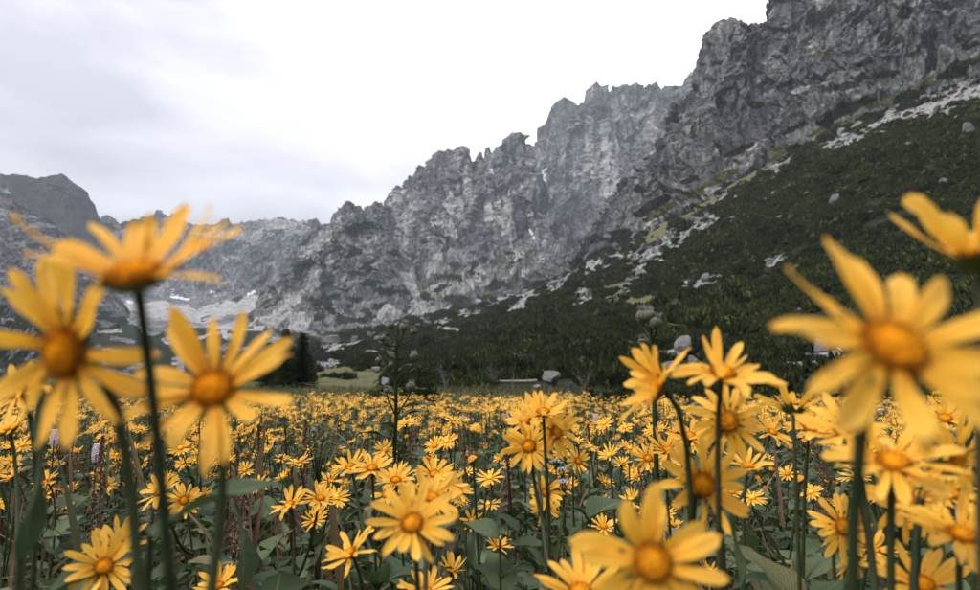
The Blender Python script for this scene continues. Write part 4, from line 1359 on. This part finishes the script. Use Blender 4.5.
def set_rad(me):
    co = np.empty(len(me.vertices) * 3, np.float32)
    me.vertices.foreach_get('co', co)
    co = co.reshape(-1, 3)
    at = me.attributes.new('rad', 'FLOAT', 'POINT')
    at.data.foreach_set('value', np.clip(np.hypot(co[:, 0], co[:, 1]) / 0.27, 0, 1).astype(np.float32))
    at = me.attributes.new('pet', 'FLOAT_VECTOR', 'POINT')
    rr_ = np.clip((np.hypot(co[:, 0], co[:, 1]) - 0.22) / 0.78, 0, 1)
    an = np.arctan2(co[:, 1], co[:, 0]) * 2.2
    at.data.foreach_set('vector', np.stack([rr_, an, 0 * an], -1).astype(np.float32).ravel())
    return me


SMALL = [set_rad(small_head_geo(900 + k, random.choice((14, 16, 17, 19))).mesh('flower_head', [M_petal, M_disc, M_bract])) for k in range(14)]


def bud_geo():
    g = Geo()
    u, v = np.meshgrid(np.linspace(0, 2 * math.pi, 8, endpoint=False), np.linspace(0, 1, 5))
    rr_ = 0.30 * np.sin(0.35 + v * 2.5)
    p = np.stack([rr_ * np.cos(u), rr_ * np.sin(u), -0.2 + 0.5 * v], -1).reshape(-1, 3)
    f = grid_faces(8, 5, True)
    g.add(p, f[:16], 2)
    g.add(p, f[16:], 0)
    return g


BUD = set_rad(bud_geo().mesh('flower_bud', [M_petal, M_disc, M_bract]))

# plant templates: unit height 1, heads (pos, normal, size)
TEMPL = []
for k in range(14):
    r = np.random.default_rng(300 + k)
    nh_ = [1, 2, 3, 2, 1, 4, 3, 2, 1, 5, 2, 3, 4, 2][k]
    g = Geo()
    lean = r.normal(0, 0.06, 2)
    main = bezier(np.zeros(3), np.array([0, 0, 0.35]), np.array([lean[0] * 0.4, lean[1] * 0.4, 0.7]), np.array([lean[0], lean[1], 1.0]), 9)
    g.add(*tube(main, np.linspace(0.0045, 0.0026, 9), 5))
    heads = []
    for q in range(nh_):
        nr = np.array([r.normal(0, 0.35), -abs(r.normal(0.35, 0.3)), 0.75 + 0.2 * r.random()])
        nr /= np.linalg.norm(nr)
        if q == 0:
            p = main[-1]
        else:
            a = r.uniform(0, 6.28)
            p = main[-1] + np.array([math.cos(a) * r.uniform(0.05, 0.12), math.sin(a) * r.uniform(0.05, 0.12), r.uniform(-0.16, 0.0)])
            j = main[r.integers(5, 8)]
            g.add(*tube(bezier(j, j + (0, 0, 0.05), p - nr * 0.06, p, 6), 0.0024, 4))
        heads.append((p, nr, r.uniform(0.028, 0.036) if q < 4 else 0.02, q == 4 or r.random() < 0.14))
    leaves = []
    for q in range(5):
        i = r.integers(1, 7)
        leaves.append((main[i], r.uniform(0, 6.28), math.radians(r.uniform(10, 55)), r.uniform(0.07, 0.14), int(r.integers(0, 4))))
    TEMPL.append((g.mesh('stem', [M_stem]), g, heads, leaves))


def max_height(d):
    """flower tops stay below the line of sight to the meadow's far edge"""
    return np.interp(d, [0, 1, 3, 6, 14, 18], [0.95, 0.87, 0.79, 0.725, 0.545, 0.50])


r_ = np.random.default_rng(21)
placed = []
groups_px = []


def meadow_plant(x, y, h, rz, k, label, group):
    base = np.array([x, y, gz(x, y) - 0.01])
    t_ = obj('flower_plant', None, None, base, (0, 0, rz), h)
    tag(t_, label, 'flower', group)
    me, _, heads, leaves = TEMPL[k]
    obj('stem', me, t_)
    for (p, nr, s, bud) in heads:
        # heads look toward the open side of the valley whichever way the plant is turned
        n2 = Matrix.Rotation(-rz, 3, 'Z') @ Vector(nr)
        o = obj('flower_bud' if bud else 'flower_head', BUD if bud else SMALL[random.randrange(14)], t_, p, rot_to(n2, random.uniform(0, 6)), s / h * random.uniform(0.9, 1.1))
    for (p, a, e, L, kk) in leaves:
        R = np.array(Matrix.Rotation(a, 3, 'Z') @ Matrix.Rotation(-e, 3, 'Y'))
        obj('leaf', LEAVES[kk], t_, p, R, L / h)


LABEL_OF = ['single-headed yellow daisy on a plain stem in the mid meadow', 'two-headed yellow daisy in the mid meadow', 'three-headed yellow daisy in the mid meadow', 'four-headed branching yellow daisy in the mid meadow', 'yellow daisy with four heads and a bud in the mid meadow']
clump_n = lambda x, y: fbm(np.stack([np.asarray(x) * 0.9, np.asarray(y) * 0.55, np.zeros_like(np.asarray(x))], -1).reshape(-1, 3), 3, seed=77)
count = 0
tries = 0
while count < 300 and tries < 12000:
    tries += 1
    y = 1.3 + 3.3 * r_.random() ** 0.8
    x = r_.uniform(-0.80, 0.80) * y
    if r_.random() > sstep(-0.2, 0.4, clump_n([x], [y]))[0] * 0.95 + 0.05:
        continue
    d = math.hypot(x, y)
    top = min(float(max_height(d)) + 0.05, 0.95) - abs(r_.normal(0, 0.14))
    base_z = gz(x, y)
    h = top - base_z
    if h < 0.4:
        continue
    # leave the open view of the thistles, umbel and low dark leaves
    if y < 1.9 and abs(490 + F * x / y - 250) < 90:
        continue
    if any((x - a) ** 2 + (y - b) ** 2 < 0.09 ** 2 for a, b in placed[-120:]):
        continue
    placed.append((x, y))
    k = int(r_.integers(0, 14))
    nh_ = len(TEMPL[k][2])
    meadow_plant(x, y, h, r_.uniform(0, 6.28), k, LABEL_OF[nh_ - 1], 'yellow daisies of the mid meadow, %d-headed' % nh_)
    count += 1

# the far flowers, too many to count
fx, fy = [], []
n_far = 4500
yy = 4.2 + 12.6 * RNG.random(n_far * 3) ** 0.8
xx = RNG.uniform(-0.86, 0.86, n_far * 3) * yy
cm = sstep(-0.15, 0.45, clump_n(xx, yy)) * 0.96 + 0.04
edge_y = 13.2 + 3.2 * fbm(np.stack([xx * 0.45, xx * 0, xx * 0 + 8.1], -1), 3, seed=71)
sel = (RNG.random(n_far * 3) < cm) & (yy < edge_y)
xx, yy = xx[sel][:n_far], yy[sel][:n_far]
bz = ground_z(xx, yy)
tuft = fbm(np.stack([xx * 1.6, yy * 1.1, xx * 0 + 2.2], -1), 3, seed=73)
hh_ = np.clip(np.minimum(max_height(np.hypot(xx, yy)) + 0.05 + 0.13 * tuft - np.abs(RNG.normal(0, 0.12, len(xx))), 0.97) - bz, 0.30, 1.1)
low_heads = []
for k in range(6):
    g = small_head_geo(700 + k, 9, 2, 6, False)
    low_heads.append(g.arrays())
stem_t, stem_f = tube(np.array([[0, 0, 0], [0.0, 0.0, 0.5], [0, 0, 1.0]]), [0.004, 0.0032, 0.0022], 3)
G = Geo()
k_ = len(xx)
S = np.zeros((k_, 3, 3)); S[:, 0, 0] = 1; S[:, 1, 1] = 1; S[:, 2, 2] = hh_
S[:, 0, 2] = RNG.normal(0, 0.05, k_); S[:, 1, 2] = RNG.normal(0, 0.05, k_)
base_ = np.stack([xx, yy, bz], -1)
G.add(bake(stem_t, S, base_), bake_faces(stem_f, k_, len(stem_t)), 2)
tops = base_ + np.einsum('kij,j->ki', S, np.array([0, 0, 1.0]))
nhd = RNG.integers(1, 5, k_)
hi = np.repeat(np.arange(k_), nhd)
first = np.concatenate([[True], hi[1:] != hi[:-1]])
off = RNG.normal(0, 1, (len(hi), 3)) * np.array([0.06, 0.06, 0.045])
off[:, 2] = -np.abs(off[:, 2]); off[first] = 0
hp_ = tops[hi] + off
nrs = np.stack([RNG.normal(0, 0.35, len(hi)), -np.abs(RNG.normal(0.5, 0.35, len(hi))), 0.6 + 0.3 * RNG.random(len(hi))], -1)
nrs /= np.linalg.norm(nrs, axis=1)[:, None]
e1 = np.cross(nrs, np.array([0.3, 0.1, 0.9])); e1 /= np.linalg.norm(e1, axis=1)[:, None]
e2 = np.cross(nrs, e1)
sz = RNG.uniform(0.024, 0.034, len(hi))
RM = np.stack([e1, e2, nrs], -1) * sz[:, None, None]
which = RNG.integers(0, 6, len(hi))
for k in range(6):
    v_, fs_, ms_ = low_heads[k]
    m_ = which == k
    kk = int(m_.sum())
    G.v.append(bake(v_, RM[m_], hp_[m_]))
    for f_, mm_ in zip(fs_, ms_):
        bf = bake_faces(f_, kk, len(v_)) + G.n
        G.q.append(bf); G.qm.append(np.tile(mm_, kk))
    G.n += kk * len(v_)
me = set_rad(G.mesh('far_flowers', [M_farpetal, M_disc, M_stem], smooth=False))
me.attributes['rad'].data.foreach_set('value', np.full(len(me.vertices), 0.45, np.float32))
struct(obj('far_flowers', me), 'stuff', 'yellow mass of daisies filling the far meadow')

# leaves under the flowers
def scatter_leaves(name, n, y0, y1, pw, L0, L1, zlo, zhi, mat_, tmpl, label, elev=(0, 50), spread=0.86, nearcut=0.0):
    y = y0 + (y1 - y0) * RNG.random(n) ** pw
    x = RNG.uniform(-spread, spread, n) * (y + 0.25)
    d = np.hypot(x, y)
    gz_ = ground_z(x, y)
    top = np.minimum(zhi, max_height(d) - 0.10 - gz_)
    z = gz_ + zlo + (top - zlo) * RNG.random(n)
    a = RNG.uniform(0, 2 * math.pi, n)
    e = np.radians(RNG.uniform(elev[0], elev[1], n))
    X = np.stack([np.cos(a) * np.cos(e), np.sin(a) * np.cos(e), np.sin(e)], -1)
    Y = np.stack([-np.sin(a), np.cos(a), np.zeros(n)], -1)
    roll = RNG.normal(0, 0.4, n)[:, None]
    Z = np.cross(X, Y)
    Y, Z = Y * np.cos(roll) + Z * np.sin(roll), Z * np.cos(roll) - Y * np.sin(roll)
    L = RNG.uniform(L0, L1, n)
    M = np.stack([X, Y, Z], -1) * L[:, None, None]
    g = Geo()
    which = RNG.integers(0, len(tmpl), n)
    loc = np.stack([x, y, z], -1)
    for k, (tv, tf) in enumerate(tmpl):
        m_ = which == k
        g.add(bake(tv, M[m_], loc[m_]), bake_faces(tf, int(m_.sum()), len(tv)))
    struct(obj(name, g.mesh(name, [mat_], smooth=True)), 'stuff', label)


LT = [leaf_geo(5, 1, f, d, w, 0.02, k) for k, (f, d, w) in enumerate([(0.3, 0.5, 0.26), (0.4, 0.9, 0.32), (0.25, 0.3, 0.20), (0.35, 1.2, 0.36), (0.3, 0.7, 0.15)])]
LF = [leaf_geo(4, 1, 0.35, 0.7, 0.26, 0.0, k) for k in range(2)]
scatter_leaves('undergrowth_leaves', 17000, 0.75, 5.0, 0.7, 0.035, 0.09, 0.12, 0.70, M_under, LT, 'dark green broad leaves crowded under the daisies')
scatter_leaves('far_undergrowth', 26000, 4.8, 17.5, 0.8, 0.05, 0.13, 0.08, 0.72, M_under, LF, 'dark green leaves under the far daisies')
BB = [leaf_geo(5, 1, 0.3, d, 0.011, 0.0, k) for k, d in enumerate((0.2, 0.5, 0.9))]
GB = [leaf_geo(6, 1, 0.3, d, 0.020, 0.0, k) for k, d in enumerate((0.3, 0.8, 1.3))]
scatter_leaves('meadow_grass', 7000, 0.8, 12.0, 0.8, 0.12, 0.34, 0.15, 0.62, M_grass, GB, 'thin grass blades between the daisies', elev=(45, 85))
scatter_leaves('dry_stalks', 9000, 1.3, 15.0, 0.8, 0.10, 0.28, 0.12, 0.66, M_brown, BB, 'dry brown stalks between the daisies', elev=(50, 88))
scatter_leaves('bank_grass', 26000, 15.0, 32.0, 0.8, 0.15, 0.45, 0.0, 0.10, M_grass, GB[:2], 'short yellowish grass on the bank behind the meadow', elev=(40, 85))

# ------------------------------------------------------------------ dock stalks, bistort, umbel, yarrow
def rod(name, parent, pts, rad, mat_, sides=6):
    v, f = tube(pts, rad, sides)
    return obj(name, mesh_np(name, v, f, [mat_], smooth=True), parent)


def seed_spike_mesh(seed, n=420):
    r = np.random.default_rng(seed)
    g = Geo()
    for k in range(n):
        t = r.random()
        rad = 0.16 * (1 - t) ** 0.6 * (0.6 + 0.4 * math.sin(t * 40) ** 2) * r.random() ** 0.5
        a = r.uniform(0, 6.28)
        c = np.array([math.cos(a) * rad, math.sin(a) * rad, t + r.normal(0, 0.01)])
        d = r.normal(0, 1, 3); d *= 0.022 / np.linalg.norm(d)
        e = r.normal(0, 1, 3); e *= 0.016 / np.linalg.norm(e)
        g.add([c - d, c + e, c + d, c - e], [[0, 1, 2, 3]])
    return g.mesh('seed_spike', [M_brown], smooth=False)


SPIKES = [seed_spike_mesh(k) for k in range(4)]
r_ = np.random.default_rng(31)
docks = [(258, 468, 2.2, 0.34, 'broad rusty dock seed head beside the round umbel'), (240, 545, 1.25, 0.22, 'thin rusty dock stalk above the pointed green leaf'), (436, 530, 1.35, 0.26, 'tall rusty dock stalk right of the long-petalled flower'), (410, 470, 2.4, 0.28, 'dull red dock seed head below the tall thistle'), (235, 500, 1.7, 0.25, 'brown dock stalk among dark leaves')]
for k in range(16):
    docks.append((r_.uniform(20, 960), r_.uniform(432, 500), None, r_.uniform(0.2, 0.32), None))
for k, (px, py, dd, L, lab) in enumerate(docks):
    if dd is None:
        dd = float(np.clip(0.30 * F / (py - 375), 1.6, 6))
    p = P(px, py, dd)
    b = np.array([p[0], p[1], gz(p[0], p[1]) - 0.01])
    t_ = obj('dock_plant', None, None, b)
    tag(t_, lab or 'brown dock stalk scattered through the yellow meadow', 'weed', None if lab else 'brown dock stalks')
    hgt = p[2] - b[2]
    rod('stem', t_, bezier(np.zeros(3), np.array([0, 0, 0.3 * hgt]), np.array([0.01, 0, 0.7 * hgt]), np.array([0.0, 0, hgt + L * 0.45]), 8), np.linspace(0.004, 0.0015, 8), M_bark)
    obj('seed_spike', SPIKES[k % 4], t_, (0, 0, hgt - L * 0.5), (0, 0, r_.uniform(0, 6)), (L * 0.75, L * 0.75, L))


def bistort(px, py, dd, label):
    p = P(px, py, dd)
    b = np.array([p[0], p[1], gz(p[0], p[1]) - 0.01])
    t_ = obj('bistort_plant', None, None, b)
    tag(t_, label, 'flower')
    h = p[2] - b[2]
    rod('stem', t_, np.array([[0, 0, 0], [0.004, 0, h * 0.5], [0, 0, h]]), 0.0022, M_stem)
    r = np.random.default_rng(int(px))
    g = Geo()
    for k in range(150):
        t = k / 150
        a = k * 2.4
        rad = 0.0085 * math.sin(0.5 + 2.3 * t)
        c = np.array([math.cos(a) * rad, math.sin(a) * rad, t * 0.05])
        d = np.array([math.cos(a), math.sin(a), 0.5]) * 0.004
        s_ = np.array([-math.sin(a), math.cos(a), 0.0]) * 0.0025
        g.add([c - s_, c + s_, c + d + s_, c + d - s_, c + d * 0.9 + (0, 0, 0.003)], [[0, 1, 2, 3]])
    obj('flower_spike', g.mesh('flower_spike', [M_pink], smooth=False), t_, (0, 0, h - 0.02))


bistort(54, 440, 1.9, 'pale pink bistort spike nearest the thin dark stem')
bistort(96, 455, 1.8, 'pink bistort spike right of the thin dark stem')
bistort(596, 420, 3.2, 'small white bistort spike in the far yellow flowers')


def white_umbel(px, py, dd, label, n=14, rad=0.022, mat_=None, dome=0.25):
    p = P(px, py, dd)
    b = np.array([p[0], p[1], gz(p[0], p[1]) - 0.01])
    t_ = obj('umbel_plant', None, None, b)
    tag(t_, label, 'flower')
    h = p[2] - b[2]
    rod('stem', t_, np.array([[0, 0, 0], [0.005, 0, h * 0.5], [0, 0, h - rad * 1.6]]), [0.004, 0.003, 0.002], M_stem)
    r = np.random.default_rng(int(px * 3))
    for k in range(n):
        q = math.sqrt((k + 0.5) / n); a = k * 2.4
        c = np.array([math.cos(a) * q * rad, math.sin(a) * q * rad, h + rad * dome * (1 - q * q) * 2])
        ray = rod('ray', t_, np.stack([np.array([0, 0, h - rad * 1.6]), c]), 0.0008, M_stem, 3)
        g = Geo()
        for m in range(12):
            cc = c + r.normal(0, 1, 3) * rad * np.array([0.16, 0.16, 0.08])
            e = r.normal(0, 1, 3); e *= rad * 0.10 / np.linalg.norm(e); f_ = r.normal(0, 1, 3); f_ *= rad * 0.10 / np.linalg.norm(f_)
            g.add([cc - e, cc + f_, cc + e, cc - f_], [[0, 1, 2, 3]])
        obj('floret_cluster', g.mesh('floret_cluster', [mat_ or M_white], smooth=False), t_)


white_umbel(556, 462, 1.9, 'flat white umbel above the other two by the head cluster', rad=0.016)
white_umbel(562, 470, 1.75, 'middle white umbel by the head cluster', rad=0.014)
white_umbel(564, 483, 1.6, 'lowest white umbel by the head cluster', rad=0.016)
white_umbel(318, 455, 2.1, 'large round greenish seed umbel beside the dock head', n=46, rad=0.062, mat_=M_umbel, dome=0.8)
for k in range(26):
    r = np.random.default_rng(60 + k)
    dd = r.uniform(5, 12)
    px_ = r.uniform(20, 960)
    p = P(px_, 400, dd)
    b = np.array([p[0], p[1], gz(p[0], p[1])])
    h = max_height(dd) - b[2] - r.uniform(0.02, 0.15)
    g = Geo()
    g.add(*tube(np.array([[0, 0, 0], [0, 0, h]]), 0.003, 3), 0)
    for m in range(26):
        cc = np.array([r.normal(0, 0.028), r.normal(0, 0.028), h + r.normal(0, 0.008)])
        e = r.normal(0, 0.006, 3); f_ = r.normal(0, 0.006, 3)
        g.add([cc - e, cc + f_, cc + e, cc - f_], [[0, 1, 2, 3]], 1)
    tag(obj('yarrow_plant', g.mesh('yarrow_plant', [M_stem, M_white], smooth=False), None, b), 'small white yarrow dotted among the far yellow flowers', 'flower', 'white yarrow in the far meadow')


# ------------------------------------------------------------------ thistles
def thistle_head_mesh(seed, open_=1.0):
    r = np.random.default_rng(seed)
    g = Geo()
    u, v = np.meshgrid(np.linspace(0, 2 * math.pi, 10, endpoint=False), np.linspace(-1.3, 1.2, 7))
    g.add(np.stack([np.cos(u) * np.cos(v), np.sin(u) * np.cos(v), np.sin(v) * 0.9], -1).reshape(-1, 3), grid_faces(10, 7, True), 0)
    for k in range(170):
        d = r.normal(0, 1, 3); d /= np.linalg.norm(d)
        L = r.uniform(0.18, 0.4)
        m = 0
        if d[2] > 0.45:
            m = 1; L = r.uniform(0.35, 0.75) * open_
            d = d * 0.7 + np.array([0, 0, 0.5])
        s_ = np.cross(d, r.normal(0, 1, 3)); s_ *= 0.06 / np.linalg.norm(s_)
        c = d * 0.9
        g.add([c - s_, c + s_, c + d * L], [[0, 1, 2]], m)
    return g.mesh('thistle_head', [M_thistle_cup, M_thistle], smooth=False)


TH = [thistle_head_mesh(k) for k in range(3)]


def thistle(label, stem_px, dd, heads, leaves, foot_dx=0.0):
    pts = np.array([P(x, y, dd) for x, y in stem_px])
    b = np.array([pts[-1][0] + foot_dx, pts[-1][1], gz(pts[-1][0], pts[-1][1]) - 0.01])
    t_ = obj('thistle_plant', None, None, b)
    tag(t_, label, 'thistle')
    path = np.concatenate([pts, (pts[-1:] * 0.4 + b * 0.6), b[None]])
    rod('stem', t_, path - b, np.linspace(0.0022, 0.006, len(path)), M_stem, 7)
    for k, (x, y, wpx) in enumerate(heads):
        r = random.Random(k)
        p = P(x, y, dd + r.uniform(-0.03, 0.03))
        s = wpx * dd / F / 2
        j = path[int(np.argmin(np.abs(path[:, 2] - (p[2] - 0.05))))]
        rod('stem', t_, bezier(j - b, j - b + (0, 0, 0.02), p - b - (0, 0, 0.03), p - b - (0, 0, s * 0.8), 6), np.linspace(0.0022, 0.0015, 6), M_stem, 5)
        obj('thistle_head', TH[k % 3], t_, p - b, (r.uniform(-0.4, 0.4), r.uniform(-0.4, 0.4), 0), s)
    for (x, y, ang, Lpx, e) in leaves:
        p = P(x, y, dd)
        R = np.array(Matrix.Rotation(math.radians(ang), 3, 'Z') @ Matrix.Rotation(-math.radians(e), 3, 'Y'))
        obj('leaf', LEAVES[(int(x)) % 4], t_, p - b, R, 1.05 * Lpx * dd / F)


thistle('tall dark thistle with several bristly heads rising above the meadow', [(398, 328), (397, 350), (396, 385), (396, 420), (394, 462)], 1.5,
        [(391, 325, 8), (404, 327, 10), (414, 331, 8), (383, 338, 7), (414, 356, 9), (379, 360, 7), (396, 348, 7), (411, 386, 10), (387, 390, 7), (391, 365, 6)],
        [(396, 440, 190, 36, 20), (396, 410, 10, 38, 15), (396, 395, 170, 26, 35), (396, 372, 30, 22, 30), (394, 350, 200, 20, 30), (396, 455, -30, 40, 10), (395, 430, -150, 34, 30), (396, 383, -20, 28, 40), (396, 360, 150, 22, 40), (396, 402, -170, 36, 25), (396, 420, 40, 38, 20), (397, 342, -10, 16, 40), (396, 390, 10, 26, 10), (412, 392, 0, 16, 20), (386, 396, 180, 16, 20)])
thistle('shorter thistle with pale woolly heads behind the sideways flower', [(650, 325), (652, 345), (654, 380), (655, 420)], 1.1,
        [(643, 316, 15), (656, 322, 13), (644, 342, 12), (650, 315, 12)],
        [(653, 332, -5, 32, 25), (652, 360, 165, 28, 50), (654, 372, -20, 26, -20), (652, 350, 200, 18, 40)])

# single tall leaves and a bare stem close to the lens
def big_leaf(px, py, dd, L, ang, e, kind, label, roll=0, narrow=1.0):
    p = P(px, py, dd)
    b = np.array([p[0], p[1], gz(p[0], p[1]) - 0.01])
    t_ = obj('broad_leaf_plant', None, None, b)
    tag(t_, label, 'plant')
    rod('stem', t_, np.array([[0, 0, 0], [0.004, 0.004, (p[2] - b[2]) * 0.5], p - b]), [0.004, 0.0035, 0.002], M_stem)
    R = np.array(Matrix.Rotation(math.radians(ang), 3, 'Z') @ Matrix.Rotation(-math.radians(e), 3, 'Y') @ Matrix.Rotation(math.radians(roll), 3, 'X'))
    obj('leaf', LEAVES[kind], t_, p - b, R, (L, L * narrow, L))
    R2 = np.array(Matrix.Rotation(math.radians(ang + 150), 3, 'Z') @ Matrix.Rotation(-math.radians(30), 3, 'Y'))
    obj('leaf', LEAVES[(kind + 1) % 4], t_, (p - b) * (1, 1, 0.93), R2, L * 0.7)


big_leaf(240, 600, 0.62, 0.09, 100, 78, 0, 'pointed upright green leaf beside the opening yellow flower', 80)
big_leaf(740, 600, 0.60, 0.075, 95, 84, 2, 'upright pale grass-like leaf below the brown-ringed flower', 80, 0.5)
big_leaf(150, 535, 0.40, 0.085, 20, 28, 0, 'dark blurred leaf crossing the thick stem')
big_leaf(20, 560, 0.34, 0.09, 100, 80, 2, 'blurred green blade at the thick stem base', 70, 0.35)
big_leaf(500, 540, 1.0, 0.11, 160, 20, 1, 'broad dark leaves below the tight head cluster')
big_leaf(590, 520, 1.1, 0.12, 30, 30, 3, 'broad pale leaf under the half-open flower')
